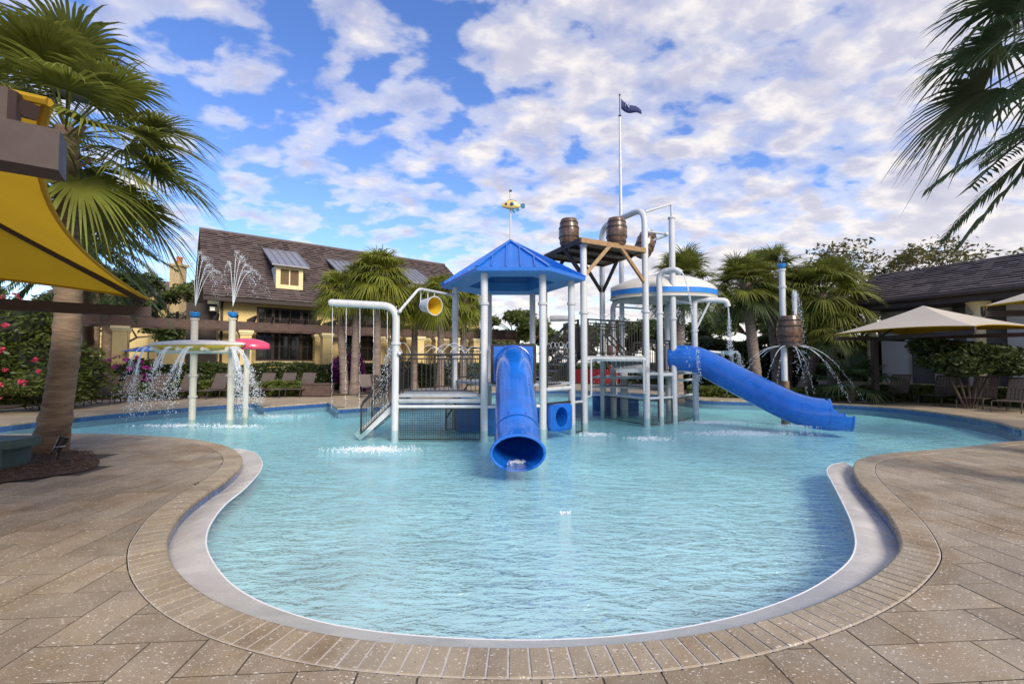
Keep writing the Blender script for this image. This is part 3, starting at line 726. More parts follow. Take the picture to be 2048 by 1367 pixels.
m.tube([(cx_+0.43*cos(2*pi*q/28), yq-0.035, cz_+0.43*sin(2*pi*q/28)) for q in range(29)], 0.02, 8); hang(m.build('entry_ring', 'blue', None, True), s1)
for xx in (x0_-0.03, x1_+0.03): m = MB(); m.bar((xx,yq,z0_-0.03),(xx,yq,z1_+0.03),0.07,0.07); hang(m.build('panel_frame', 'black', None), s1)
for zz in (z0_-0.03, z1_+0.03): m = MB(); m.bar((x0_-0.03,yq,zz),(x1_+0.03,yq,zz),0.06,0.06); hang(m.build('panel_frame', 'black', None), s1)
m = MB()
for q in range(8): a = pi/4*q+0.4; m.box((cx_+0.49*cos(a), yq-0.035, cz_+0.46*sin(a)), (0.05,0.03,0.03)) 
tag(hang(m.build('panel_clips', 'blue', None), s1), kind='stuff')
s2p = [at(1342,716,14.2), at(1372,716,13.95), at(1400,722,13.75), at(1440,742,13.35), at(1500,773,12.85), at(1560,803,12.3), at(1598,818,11.98), at(1640,827,11.7), at(1699,830,11.45)]
s2, P2_ = slide('tube_slide', 'long blue tube slide sloping sideways from the barrel tower with an open trough end', s2p, 0.40, 0, seams=(1.2, 4.35), cut=0.55)
# crawl-through panel
cp = thing('crawl_panel', 'square blue crawl panel with a round hole standing in the water', 'play panel', (fr_.x+0.4, fr_.y, FLO))
def crawl(a, b, z0, z1, rr):
    m = MB(); d = (b-a).normalized(); nrm = V(-d.y, d.x, 0); c = (a+b)/2; hw = (b-a).length/2; hz_ = (z1-z0)/2; zc_ = (z0+z1)/2; k_ = 40
    def sq(t):
        u, v = cos(t), sin(t); q = max(abs(u)**8+abs(v)**8, 1e-9)**(1/8); return u/q*hw, v/q*hz_
    for s_ in (-1, 1):
        pass
    vs = []
    for off in (0.06, -0.06):
        for q in range(k_): u, v = sq(2*pi*q/k_); vs.append(c+d*u+nrm*off+V(0,0,zc_+v))
        for q in range(k_): vs.append(c+d*cos(2*pi*q/k_)*rr*0.86+nrm*off+V(0,0,zc_+0.01+sin(2*pi*q/k_)*rr))
    vs += [c+d*cos(2*pi*q/k_)*rr*0.86+nrm*0.75+V(0,0,zc_+0.01+sin(2*pi*q/k_)*rr) for q in range(k_)]
    fs = []
    for q in range(k_):
        q2 = (q+1) % k_
        fs += [(q,q2,k_+q2,k_+q), (2*k_+q,3*k_+q,3*k_+q2,2*k_+q2), (q,2*k_+q,2*k_+q2,q2), (3*k_+q,4*k_+q,4*k_+q2,3*k_+q2)]
    m.add(vs, fs); return m
ca, cb_ = wat(1098,858), wat(1141,852)
hang(crawl(V(ca.x,ca.y,0), V(cb_.x,cb_.y,0), -0.16, 0.50, 0.245).build('panel', 'blue', None, True), cp)

# ---- spray arch pipe on the left and tipping bucket
spo = thing('spray_arch', 'thick white bent pipe spraying water strings beside the pavilion stair', 'spray pipe', (pcol.x,pcol.y,FLO))
tl, tr_ = at(660,604,10.8), at(791,611,10.8)
pipe(tmp, [(pcol.x,pcol.y,FLO),(pcol.x,pcol.y,tr_.z),(tl.x,pcol.y,tl.z)], 0.088, rad=0.34, name='bent_pipe', n=20)
ball(tmp, (tl.x,pcol.y,tl.z), 0.088, name='end_cap'); 
m = MB(); m.lathe((pcol.x,pcol.y,at(790,686,10.8).z), [(0.086,-0.03),(0.118,-0.03),(0.118,0.03),(0.086,0.03)], 20); m.build('flange', 'white', tmp, True)
for q in range(5): m = MB(); m.lathe((tl.x+0.12+q*0.36, pcol.y, tl.z-0.10), [(0.012,-0.02),(0.012,0.02)], 8); m.build('nozzle', 'white', tmp)
ball(tmp, at(799,706,10.8)+V(0.0,0,0), 0.05); ball(tmp, at(800,622,10.8), 0.05)
rehang(spo)
bk = thing('tipping_bucket', 'white tipping bucket with yellow inside hanging from a bent pipe', 'bucket', at(857,625,11.6))
a_, b_, c_ = at(800,621,10.85), at(838,577,11.4), at(905,590,12.9)
pipe(tmp, [a_, b_, c_], 0.035, rad=0.12, name='support_pipe'); ball(tmp, c_, 0.06)
for px0, py0 in ((842,580),(856,582),(869,584)): 
    p = at(px0,py0,11.6+(px0-842)/60); m = MB(); m.bar(p, at(px0-1,py0+25,p.y), 0.022, 0.022); m.build('hanger', 'white', tmp)
bc = at(857,611,11.75); dirm = V(0.72,-0.68,-0.10).normalized().to_track_quat('Z','Y').to_matrix()
m = MB(); m.lathe(bc-V(0.72,-0.68,-0.10).normalized()*0.20, [(0.02,0.0),(0.145,0.005),(0.165,0.02),(0.235,0.46),(0.25,0.46),(0.25,0.475),(0.225,0.475)], 24, dirm); m.f.pop(); m.build('bucket_shell', 'white', tmp, True)
m = MB(); m.lathe(bc-V(0.72,-0.68,-0.10).normalized()*0.20, [(0.01,0.04),(0.15,0.04),(0.226,0.476)], 24, dirm)
m.f.pop(); m.build('bucket_lining', 'yellow', tmp, True)
rehang(bk)

# ---- fish weathervane on the pavilion
fv = thing('fish_vane', 'yellow fish vane with blue fins on a thin white mast above the blue roof', 'weathervane', apex)
ft = at(1018,382,apex.y); fc_ = at(1024,413,apex.y)
pipe(tmp, [apex-V(0,0,0.1), V(apex.x,apex.y,ft.z)], 0.024, 'white', name='mast', n=10); ball(tmp, (apex.x,apex.y,ft.z), 0.04, 'hoop', 'finial')
m = MB(); m.tube([fc_+V(x,-0.06,z) for x, z in ((-0.30,-0.01),(-0.27,0.0),(-0.2,0.012),(-0.1,0.025),(0.0,0.03),(0.1,0.012),(0.18,-0.01),(0.23,-0.015))], [0.012,0.045,0.085,0.125,0.135,0.105,0.06,0.035], 14)
m.v = [(x, fc_.y-0.06+(y-fc_.y+0.06)*0.6, z) for x, y, z in m.v]; m.build('fish_body', 'fishy', tmp, True)
def fin(pts, c, name='fin', mt='teal'):
    m = MB(); p = [c+V(a, 0, b) for a, b in pts]; k_ = len(p); m.add([q+V(0,0.012,0) for q in p]+[q-V(0,0.012,0) for q in p], [tuple(range(k_)), tuple(reversed(range(k_,2*k_)))]+[(i,k_+i,k_+(i+1)%k_,(i+1)%k_) for i in range(k_)]); m.build(name, mt, tmp)
fy = fc_+V(0,-0.06,0)
fin([(0.21,0),(0.26,0.06),(0.33,0.07),(0.36,0.03),(0.36,-0.05),(0.32,-0.08),(0.26,-0.06)], fy, 'tail_fin')
fin([(-0.02,-0.08),(0.04,-0.10),(0.10,-0.19),(0.05,-0.20),(0.0,-0.15)], fy); fin([(0.10,-0.07),(0.17,-0.06),(0.21,-0.11),(0.17,-0.16),(0.11,-0.13)], fy)
fin([(-0.14,0.10),(-0.11,0.17),(-0.07,0.15),(-0.04,0.185),(0.0,0.16),(0.03,0.175),(0.06,0.14),(0.09,0.15),(0.12,0.09),(0.0,0.12)], fy, 'back_fin', 'hoop')
m = MB(); m.lathe(fy+V(-0.16,-0.06,0.035), [(0.01,-0.035),(0.035,-0.01),(0.035,0.01),(0.01,0.035)], 12); m.build('eye', 'hoop', tmp, True)
m = MB(); m.lathe(fy+V(0.0,-0.082,0.035), [(0.01,-0.055),(0.05,-0.02),(0.05,0.02),(0.01,0.055)], 12); m.build('side_fin', 'teal', tmp, True)
rehang(fv)

# ---- barrel tower
c1, c2 = wat(1169,845), wat(1294,835); c3 = V(3.03,15.2,0); c4 = V(1.0,13.95,0)
c6, c5, cP = wat(1322,832), wat(1349,830), wat(1392,820)
tw = thing('barrel_tower', 'white column play tower carrying a brown plank platform with barrels and a pipe arch', 'play tower', (2.4,13.4,FLO))
BZ = 4.78
column(tmp, c1.x, c1.y, BZ-0.06, 0.092, (2.85,)); column(tmp, c4.x, c4.y, BZ-0.06, 0.09, (2.85,)); column(tmp, c3.x, c3.y, BZ-0.06, 0.09, (), cap=False)
pipe(tmp, [(c2.x,c2.y,FLO),(c2.x,c2.y,6.08),(c3.x,c3.y,6.08),(c3.x,c3.y,BZ)], 0.092, rad=0.45, name='arch_pipe', n=20)
m = MB(); m.lathe((c2.x,c2.y,3.0), [(0.09,-0.03),(0.125,-0.03),(0.125,0.03),(0.09,0.03)], 20); m.build('flange', 'white', tmp, True)
column(tmp, c5.x, c5.y, 6.0, 0.092, (2.85,), name='tall_post')
pipe(tmp, [(c5.x,c5.y,5.98),(c5.x,c5.y,6.42),(c2.x+0.05,c2.y+0.1,6.0)], 0.035, rad=0.1, name='feed_pipe', n=10)
pipe(tmp, [(c6.x,c6.y,FLO),(c6.x,c6.y,at(1318,542,13.55).z),at(1352,539,13.3),at(1362,546,13.25)], 0.088, rad=0.32, name='spout_pipe', n=18)
m = MB(); m.lathe((c6.x,c6.y,3.0), [(0.086,-0.025),(0.115,-0.025),(0.115,0.025),(0.086,0.025)], 20); m.build('flange', 'white', tmp, True)
column(tmp, cP.x, cP.y, 1.12, 0.085, name='short_post')
ball(tmp, at(1333,468,13.8), 0.07); ball(tmp, at(1296,462,13.9), 0.08)
pipe(tmp, [at(1333,468,13.8), at(1296,463,13.9)], 0.035, name='bracket_pipe', n=10); pipe(tmp, [at(1333,471,13.8), at(1305,481,14.0)], 0.035, name='bracket_pipe', n=10)
# plank platform: square of planks with edge trim and braces
pF, pR, pL = V(1.82,11.9,BZ), V(3.86,13.05,BZ), V(1.0,13.87,BZ); pB = pR+pL-pF
e1, e2 = (pR-pF), (pL-pF); l1, l2 = e1.length, e2.length
for i in range(7):
    a, b = pF.lerp(pL, i/7+0.004), pF.lerp(pL, (i+1)/7-0.004); m = MB()
    m.add([a, a+e1, b+e1, b, a-V(0,0,0.04), a+e1-V(0,0,0.04), b+e1-V(0,0,0.04), b-V(0,0,0.04)], [(0,1,2,3),(7,6,5,4),(0,4,5,1),(1,5,6,2),(2,6,7,3),(3,7,4,0)]); m.build('plank', 'plank', tmp)
for a, b, mt in ((pF,pR,'tan'),(pL,pF,'brownsteel'),(pR,pB,'tan'),(pB,pL,'brownsteel')):
    m = MB(); m.bar(a+V(0,0,-0.03), b+V(0,0,-0.03), 0.06, 0.13); m.build('edge_board', mt, tmp)
for t_ in (0.28, 0.62):
    a = pF.lerp(pL, t_); m = MB(); m.bar(a+e1*0.03-V(0,0,0.10), a+e1*0.97-V(0,0,0.10), 0.16, 0.10); m.build('joist', 'hoop', tmp)
for c, tgt, mt in ((c1,pF+e1*0.42,'tan'),(c1,pF+e2*0.42,'brownsteel'),(c2,pF+e1*0.60,'tan'),(c3,pB-e1*0.35,'brownsteel'),(c3,pB-e2*0.35,'brownsteel'),(c4,pL+e1*0.3,'brownsteel')):
    m = MB(); m.bar(V(c.x,c.y,BZ-0.95), tgt-V(0,0,0.07), 0.07, 0.10); m.build('brace', mt, tmp)
# decks and rails of the tower
UZ = 1.72
platform(tmp, [V(c1.x,c1.y,0), V(c2.x,c2.y,0), V(c2.x-0.4,c2.y+2.0,0), V(c4.x+0.55,c4.y,0)], UZ-0.02, 0.09)
pipe(tmp, [(c1.x,c1.y,UZ-0.12),(c2.x,c2.y,UZ-0.12)], 0.06, name='cross_pipe')
railing(tmp, (c1.x+0.1,c1.y,UZ), (c2.x-0.1,c2.y,UZ), 0.96)
railing(tmp, (c2.x-0.4,c2.y+1.9,UZ), (c4.x+0.65,c4.y+0.1,UZ), 0.96)
railing(tmp, (c1.x-0.12,c1.y+0.25,UZ), (c4.x+0.6,c4.y,UZ), 0.96)
RZ = 1.22
platform(tmp, [V(c2.x,c2.y+0.1,0), V(c5.x,c5.y,0), V(cP.x,cP.y,0), V(c2.x+0.2,c2.y+2.2,0)], RZ, 0.08)
pipe(tmp, [(c6.x,c6.y,RZ-0.08),(c5.x,c5.y,RZ-0.08)], 0.05, name='cross_pipe')
railing(tmp, (c6.x+0.1,c6.y+0.05,RZ), (c5.x-0.1,c5.y+0.05,RZ), 0.95); railing(tmp, (c2.x+0.08,c2.y+0.05,RZ), (c6.x-0.1,c6.y+0.05,RZ), 0.95)
railing(tmp, (c2.x+0.2,c2.y+2.1,RZ), (cP.x,cP.y+0.3,RZ), 0.95)
for a, b, z in ((c2,c6,0.46),(c6,c5,0.46),(c5,cP,0.46),(c5,cP,0.95),(c3,c2,0.46)):
    pipe(tmp, [(a.x,a.y,z),(b.x,b.y,z)], 0.038, name='cross_pipe', n=10)
for a, b in ((c3,c2),(c2,c6),(c6,c5),(c5,cP)):
    d = (b-a).normalized()*0.1; mesh_panel(tmp, (a.x+d.x,a.y+d.y,0), (b.x-d.x,b.y-d.y,0), -0.30, 0.40)
d = (c1-rc_).normalized()*0.1; mesh_panel(tmp, (rc_.x+d.x,rc_.y+d.y,0), (c1.x-d.x,c1.y-d.y,0), -0.30, 0.42); pipe(tmp, [(rc_.x,rc_.y,0.48),(c1.x,c1.y,0.48)], 0.035, name='cross_pipe', n=10)
fx0, fx1 = at(1182,716,12.2), at(1287,716,12.9)
pipe(tmp, [(c1.x,c1.y,at(1169,793,12.2).z),(fx0.x,fx0.y,at(1182,793,12.2).z),(fx0.x,fx0.y,fx0.z),(fx1.x,fx1.y,fx1.z-0.02),(fx1.x,fx1.y,at(1287,787,12.9).z),(c2.x,c2.y,at(1292,787,13.0).z)], 0.028, rad=0.08, name='sprinkler_frame', n=10)
for xx, yy in ((at(1226,800,15.3),0),(at(1251,800,15.6),0)): column(tmp, xx.x, xx.y, 1.3, 0.085, name='deck_post')
stair(tmp, V(3.0,14.2,UZ-0.05), V(4.2,14.6,RZ), 0.8, 3, 'black')
for dy in (-0.4,0.35):
    pipe(tmp, [V(2.9,14.2+dy,UZ), V(2.9,14.2+dy,UZ+0.72), V(4.0,14.6+dy,RZ+0.15)], 0.026, 'black', 0.12, 'handrail', 8)
m = MB(); m.box((3.6,15.9,0.0), (1.6,0.05,0.7)); m.build('skirt_panel', 'deep', tmp); m = MB(); m.box((2.3,15.4,0.0), (0.5,0.05,0.7)); m.build('skirt_panel', 'deep', tmp)
platform(tmp, [V(2.6,14.8,0),V(4.0,14.4,0),V(5.6,15.4,0),V(3.2,16.3,0)], 1.05, 0.06); platform(tmp, [V(2.6,14.9,0),V(4.0,14.5,0),V(5.6,15.5,0),V(3.2,16.4,0)], 0.74, 0.05)
# spill tray under the upper deck
m = MB(); m.add([at(1215,720,13.6),at(1288,722,13.6),at(1300,738,13.0),at(1232,738,13.0)], [(0,1,2,3)]); m.add([at(1232,738,13.0),at(1300,738,13.0),at(1300,745,13.0),at(1232,745,13.0)], [(0,1,2,3)]); m.build('spill_tray', 'grey', tmp)
pipe(tmp, [at(1100,637,14.2), at(1150,636,14.0)], 0.09, name='top_pipe')
rehang(tw)
# barrels
bprof = [(0.0,0.0),(0.225,0.0),(0.238,0.02),(0.262,0.14),(0.287,0.30),(0.295,0.40),(0.287,0.50),(0.262,0.66),(0.238,0.78),(0.228,0.80),(0.21,0.80),(0.205,0.77),(0.0,0.77)]
def barrel(label, loc, s_=1.0, tilt=None, name='barrel'):
    t = thing(name, label, 'barrel', loc); rot = Matrix.Rotation(0,3,'Z')
    k_ = 18
    for q in range(k_):                                   # staves
        m = MB(); a0, a1 = 2*pi*q/k_+0.008, 2*pi*(q+1)/k_-0.008; pr = bprof[1:11]; vs = []
        for r_, z in pr: vs += [((r_)*cos(a0)*s_, r_*sin(a0)*s_, z*s_), (r_*cos((a0+a1)/2)*s_*1.004, r_*sin((a0+a1)/2)*s_*1.004, z*s_), (r_*cos(a1)*s_, r_*sin(a1)*s_, z*s_)]
        m.add(vs, [f for i in range(len(pr)-1) for f in ((i*3,i*3+1,i*3+4,i*3+3),(i*3+1,i*3+2,i*3+5,i*3+4))]); m.build('stave', 'barrel', t, True)
    for z in (0.12, 0.27, 0.53, 0.68):
        r_ = 0.225+0.07*(1-((z-0.4)/0.4)**2); m = MB(); m.lathe((0,0,z*s_), [((r_-0.03)*s_,-0.02*s_),((r_+0.007)*s_,-0.02*s_),((r_+0.009)*s_,0.02*s_),((r_-0.03)*s_,0.02*s_)], 28); m.build('hoop', 'hoop', t, True)
    m = MB(); m.lathe((0,0,0), [(0.22*s_,0.015),(0.25*s_,0.15*s_),(0.275*s_,0.4*s_),(0.25*s_,0.66*s_),(0.218*s_,0.785*s_)], 24); m.build('liner', 'hoop', t, True)
    if tilt: t.rotation_euler = tilt
    return t
barrel('upright brown barrel on the plank platform corner toward the blue roof', (1.62,12.8,BZ+0.002), 0.99)
barrel('upright brown barrel on the plank platform in front of the flag mast', (2.96,12.75,BZ+0.002), 1.0)
b3 = barrel('tilted brown barrel pivoting beside the white pipe arch', at(1283,510,14.1), 1.02, (radians(-14), radians(22), 0))
# flag mast
fm = thing('flag_mast', 'tall thin white mast with a navy pennant rising from the barrel tower', 'flag', (3.8,15.6,FLO))
mx_, my_ = 3.78, 15.6; tz = at(1237,190,my_).z
m = MB(); m.tube([(mx_,my_,FLO),(mx_,my_,6.2)], 0.085, 16); m.build('lower_mast', 'white', tmp, True)
m = MB(); m.tube([(mx_,my_,6.2),(mx_,my_,tz-2.6),(mx_,my_,tz-0.75)], [0.06,0.05,0.032], 12); m.build('mast', 'white', tmp, True)
m = MB(); m.tube([(mx_,my_,tz-0.75),(mx_,my_,tz)], 0.016, 8); m.build('staff', 'hoop', tmp); ball(tmp, (mx_,my_,tz-0.75), 0.05, 'hoop', 'finial'); ball(tmp, (mx_,my_,tz), 0.035, 'hoop', 'finial')
m = MB(); k_ = 14
for i in range(k_+1):
    t_ = i/k_; x = mx_+0.05+0.72*t_; zt = tz-0.13-0.42*t_**0.8-0.03*sin(6*t_); hgt = 0.36*(1-0.62*t_); yy = my_+0.05*sin(7*t_)*t_
    m.v += [(x,yy,zt),(x,yy,zt-hgt-0.03*sin(pi*t_))]
m.f = [(2*i,2*i+1,2*i+3,2*i+2) for i in range(k_)]
fo = m.build('pennant', 'navy', tmp, True); sl = fo.modifiers.new('t', 'SOLIDIFY'); sl.thickness = 0.006
m = MB(); nx, nz = mx_+0.19, tz-0.33
for a, b in (((0,-0.10),(0,0.10)),((0,0.10),(0.13,-0.14)),((0.13,-0.14),(0.13,0.06))): m.bar((nx+a[0],my_-0.03,nz+a[1]),(nx+b[0],my_-0.03,nz+b[1]),0.012,0.028,(0,0,1))
m.build('letter', 'letter', fo)
rehang(fm)
# boat-shaped canopy
bt = thing('boat_canopy', 'upturned white boat hull with a blue stripe raised on bent pipes', 'boat canopy', (5.0,14.9,FLO))
def hull(xc, yc, z0, ln, wd, ht, material, n=26, stripe=None, flip=False, parent=tmp, name='hull'):
    secs = []; na = 12
    for i in range(n+1):
        t_ = i/n*2-1; wv_ = wd/2*(1-abs(t_)**2.4)**0.65 if abs(t_) < 1 else 0.0; hh = ht*(1-0.5*abs(t_)**2.2); sheer = 0.05*t_*t_
        wv_ = max(wv_, 0.07)
        secs.append([(xc+t_*ln/2, yc-wv_*cos(pi*j/na), z0+sheer*0+hh*sin(pi*j/na)**0.75) for j in range(na+1)])
    m = MB(); m.v = [p for s_ in secs for p in s_]; w_ = na+1
    m.f = [(i*w_+j, (i+1)*w_+j, (i+1)*w_+j+1, i*w_+j+1) for i in range(n) for j in range(na)] + [tuple(reversed(range(w_))), tuple(n*w_+j for j in range(w_))]
    o = m.build(name, material, parent, True); s_ = o.modifiers.new('t', 'SOLIDIFY'); s_.thickness = 0.03; s_.offset = -1
    return secs
zb = at(1328,596,14.9).z; xl, xr = at(1222,600,14.9).x, at(1434,600,14.9).x
secs = hull((xl+xr)/2, 14.9, zb-0.05, xr-xl, 2.2, at(1328,545,14.4).z-zb+0.05, 'hull')
m = MB(); k_ = len(secs)
for i in range(k_): 
    for zoff, out in ((0.10,0.012),(0.26,0.012)): 
        x, y, z = secs[i][0]; m.v.append((x, y-out, z+zoff*(1.0)))
m.f = [(2*i,2*i+2,2*i+3,2*i+1) for i in range(k_-1)]
m.build('stripe', 'stripe', tmp, True)
mm_ = MB(); mm_.tube([(p[0][0],p[0][1]-0.005,p[0][2]) for p in secs]+[(p[-1][0],p[-1][1]+0.005,p[-1][2]) for p in reversed(secs)], 0.03, 8); mm_.build('gunwale', 'hull', tmp, True)
pR_ = V(at(1389,650,14.2).x, 14.2, 0)
pipe(tmp, [(pR_.x,pR_.y,FLO),(pR_.x,pR_.y,at(1389,598,14.2).z),at(1452,601,14.0),at(1456,613,14.0)], 0.088, rad=0.22, name='spout_pipe', n=18)
m = MB(); m.lathe((pR_.x,pR_.y,2.5), [(0.086,-0.025),(0.115,-0.025),(0.115,0.025),(0.086,0.025)], 20); m.build('flange', 'white', tmp, True)
pipe(tmp, [at(1393,656,14.2), at(1419,603,14.1)], 0.035, name='strut', n=10)
pL_ = at(1226,640,15.2)
pipe(tmp, [(pL_.x,pL_.y,FLO),(pL_.x,pL_.y,at(1226,602,15.2).z),(pL_.x+0.7,14.9,at(1240,598,14.9).z)], 0.088, rad=0.3, name='support_pipe', n=16)
pM_ = at(1334,640,15.4); pipe(tmp, [(pM_.x,pM_.y,FLO),(pM_.x,pM_.y,at(1330,606,15.4).z),(pM_.x+0.55,15.2,at(1340,598,15.2).z)], 0.088, rad=0.3, name='support_pipe', n=16)
m = MB(); m.tube([at(1228,613,15.2), at(1312,619,15.3)], 0.03, 8); m.build('tie_rod', 'white', tmp); m = MB(); m.tube([at(1322,594,14.0), at(1388,608,14.2)], 0.03, 8); m.build('tie_rod', 'white', tmp)
rehang(bt)

# ---- twin spray posts with the yellow boat
pa, pb = wat(384,838), wat(460,838)
sb = thing('spray_boat', 'white and yellow boat tray between two ivory posts with blue cups', 'spray feature', ((pa.x+pb.x)/2, pa.y, FLO))
for p, px0, zf in ((pa,388,(0.55,1.15)),(pb,466,(1.15,))):
    zt = at(px0,636,pa.y).z; column(tmp, p.x, p.y, zt, 0.088, zf, 'ivory', name='post')
    m = MB(); m.lathe((p.x,p.y,zt), [(0.03,0.0),(0.05,0.02),(0.095,0.05),(0.125,0.11),(0.13,0.165),(0.115,0.17),(0.02,0.16)], 20); m.build('cup', 'cup', tmp, True)
    m = MB(); m.lathe((p.x,p.y,zt+0.16), [(0.02,0.0),(0.02,0.07)], 10); m.build('nozzle', 'hoop', tmp)
bz = at(400,693,pa.y).z; bxl, bxr = at(307,690,pa.y).x, at(491,690,pa.y).x
secs = hull((bxl+bxr)/2, pa.y-0.05, bz+0.04, bxr-bxl, 0.72, 0.15, 'hull', name='boat_rim')
m = MB()
m.tube([((bxl+bxr)/2+(bxr-bxl)*0.485*t_, pa.y-0.05, bz+0.03) for t_ in [q/10-1 for q in range(21)]], [0.34*max(0.08,(1-abs(q/10-1)**2.6))**0.6 for q in range(21)], 16)
m.v = [(x, y, bz+0.025+(z-bz-0.03)*0.42) for x, y, z in m.v]; m.build('boat_belly', 'yellow', tmp, True)
pipe(tmp, [(bxl+0.20,pa.y-0.12,bz-0.125),(bxr-0.12,pa.y-0.12,bz-0.125)], 0.075, 'ivory', name='spray_bar'); 
for q in (0.05,0.36,0.66,0.95):
    x = bxl+0.2+(bxr-bxl-0.32)*q; pipe(tmp, [(x,pa.y-0.12,bz-0.12),(x,pa.y-0.48,bz-0.07)], 0.055, 'ivory', name='nozzle_pipe', n=10)
rehang(sb)
pk = thing('spray_dome', 'pink boat shaped spray dome partly behind the yellow boat', 'spray feature', (at(500,690,13.4).x, 13.4, FLO))
secs = hull(at(494,690,13.4).x, 13.4, at(500,698,13.4).z, 1.3, 0.9, 0.32, 'pink', name='dome')
column(tmp, at(494,690,13.4).x, 13.4, at(500,694,13.4).z, 0.075, (), 'ivory', name='post'); rehang(pk)

# ---- barrel spray post on the right
bp = wat(1567,812); bp = V(at(1569,750,13.6).x, 13.6, 0)
bs_ = thing('barrel_spray_post', 'tall white post with a blue top cup pierced through a spraying brown barrel', 'spray feature', (bp.x,bp.y,FLO))
m = MB(); m.tube([(bp.x,bp.y,FLO),(bp.x,bp.y,at(1569,761,13.6).z)], 0.12, 16); m.build('sleeve', 'plank', tmp, True)
column(tmp, bp.x, bp.y, at(1566,538,13.6).z, 0.085, (at(1566,574,13.6).z,), z0=at(1569,761,13.6).z, name='post')
zt = at(1566,538,13.6).z; m = MB(); m.lathe((bp.x,bp.y,zt), [(0.03,0.0),(0.06,0.03),(0.10,0.08),(0.115,0.15),(0.10,0.16),(0.02,0.14)], 20); m.build('cup', 'cup', tmp, True)
m = MB(); x_ = bp.x+0.26; z_ = at(1575,640,13.6).z; m.box((x_-0.05,bp.y-0.15,z_+0.10),(0.07,0.07,0.30)); m.box((x_-0.15,bp.y-0.15,z_+0.06),(0.14,0.10,0.10)); m.build('pump_body', 'hoop', tmp)
m = MB(); m.box((x_,bp.y-0.15,z_+0.45),(0.09,0.09,0.75)); m.build('pump_stand', 'white', tmp)
rehang(bs_)
brl = barrel('dark brown barrel threaded on the white spray post beside the palms', (bp.x+0.10, bp.y-0.12, at(1569,694,13.6).z), 1.15)
# dump bowl behind the long slide
db = thing('dump_bowl', 'shallow white dump bowl on a side arm overflowing behind the blue slide', 'spray feature', at(1398,706,15.6))
pipe(tmp, [at(1396,701,15.6), at(1452,706,15.6)], 0.05, name='arm'); c = at(1458,703,15.6)
m = MB(); m.lathe(c, [(0.05,-0.12),(0.12,-0.10),(0.26,0.0),(0.28,0.03),(0.24,0.03),(0.05,-0.04)], 20); m.build('bowl', 'white', tmp, True); rehang(db)
# red climbing panel at the back
rp = thing('red_play_panel', 'red plastic play panel glimpsed through the barrel tower rails', 'play panel', (3.4,18.5,FLO))
m = MB(); m.box((3.35,18.5,0.95),(1.9,0.12,0.55)); m.build('panel', 'red', tmp)
for x in (2.5,4.2): m = MB(); m.tube([(x,18.5,FLO),(x,18.5,1.5)], 0.06, 10); m.build('post', 'white', tmp)
m = MB(); m.box((4.1,18.45,1.7),(0.35,0.12,1.0)); m.build('chute', 'red', tmp); rehang(rp)

# ================================================================== BUILDINGS
TH = radians(37.8)
O_ = at(436, 700, 25.0); O_.z = 0.0
ch = thing('clubhouse', 'yellow stucco clubhouse with steep brown tile roof and a louvred dormer', 'building', O_, TH)
cu, cn = V(cos(TH), sin(TH), 0), V(-sin(TH), cos(TH), 0)
def wl(px, py, yl=0.0):                   # pixel -> local (s, z) on the plane y_local = yl of the clubhouse
    d = ray(px, py); c = V(0,0,CAMZ); q = (yl-(c-O_).dot(cn))/d.dot(cn); p = c+d*q; return (p-O_).dot(cu), p.z
LEN = 17.2; EV = wl(540, 600, -0.75)[1]; OV = -0.75; RY = 4.3
RZ_ = wl(640, 494, RY)[1]
def wallgrid(openings, x0, x1, z0, z1, y0=0.0, t=0.3, material='stucco', parent=ch, name='wall'):
    xs = sorted({x0, x1, *[v for o in openings for v in o[:2]]}); zs_ = sorted({z0, z1, *[v for o in openings for v in o[2:]]}); m = MB()
    for a, b in zip(xs, xs[1:]):
        for c, d in zip(zs_, zs_[1:]):
            if any(o[0] <= (a+b)/2 <= o[1] and o[2] <= (c+d)/2 <= o[3] for o in openings): continue
            m.add([(a,y0,c),(b,y0,c),(b,y0,d),(a,y0,d)], [(0,1,2,3)])
    for o in openings:
        a, b, c, d = o; m.add([(a,y0,c),(b,y0,c),(b,y0,d),(a,y0,d),(a,y0+t,c),(b,y0+t,c),(b,y0+t,d),(a,y0+t,d)], [(0,4,5,1),(1,5,6,2),(2,6,7,3),(3,7,4,0)])
    return m.build(name, material, parent)
u0, u1 = wl(513,640)[0], wl(634,640)[0]; pitch_ = wl(682,650)[0]-u0
uz0, uz1 = wl(560,658)[1], wl(560,615.5)[1]; lz0, lz1 = wl(560,721.5)[1], wl(560,664)[1]
opn = []
for q in range(3):
    a = u0+q*pitch_; opn += [(a, a+(u1-u0), uz0, uz1), (a, a+(u1-u0), lz0, lz1)]
wallgrid(opn, 0.0, LEN, -0.5, EV+0.1)
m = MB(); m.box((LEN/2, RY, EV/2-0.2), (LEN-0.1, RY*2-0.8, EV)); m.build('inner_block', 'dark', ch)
m = MB(); m.add([(0,0.0,-0.5),(0,RY*2,-0.5),(0,RY*2,EV),(0,RY,RZ_-0.5),(0,0,EV)], [(4,3,2,1,0)]); m.add([(LEN,0.0,-0.5),(LEN,RY*2,-0.5),(LEN,RY*2,EV),(LEN,RY,RZ_-0.5),(LEN,0,EV)], [(0,1,2,3,4)]); m.build('gable_walls', 'stucco', ch)
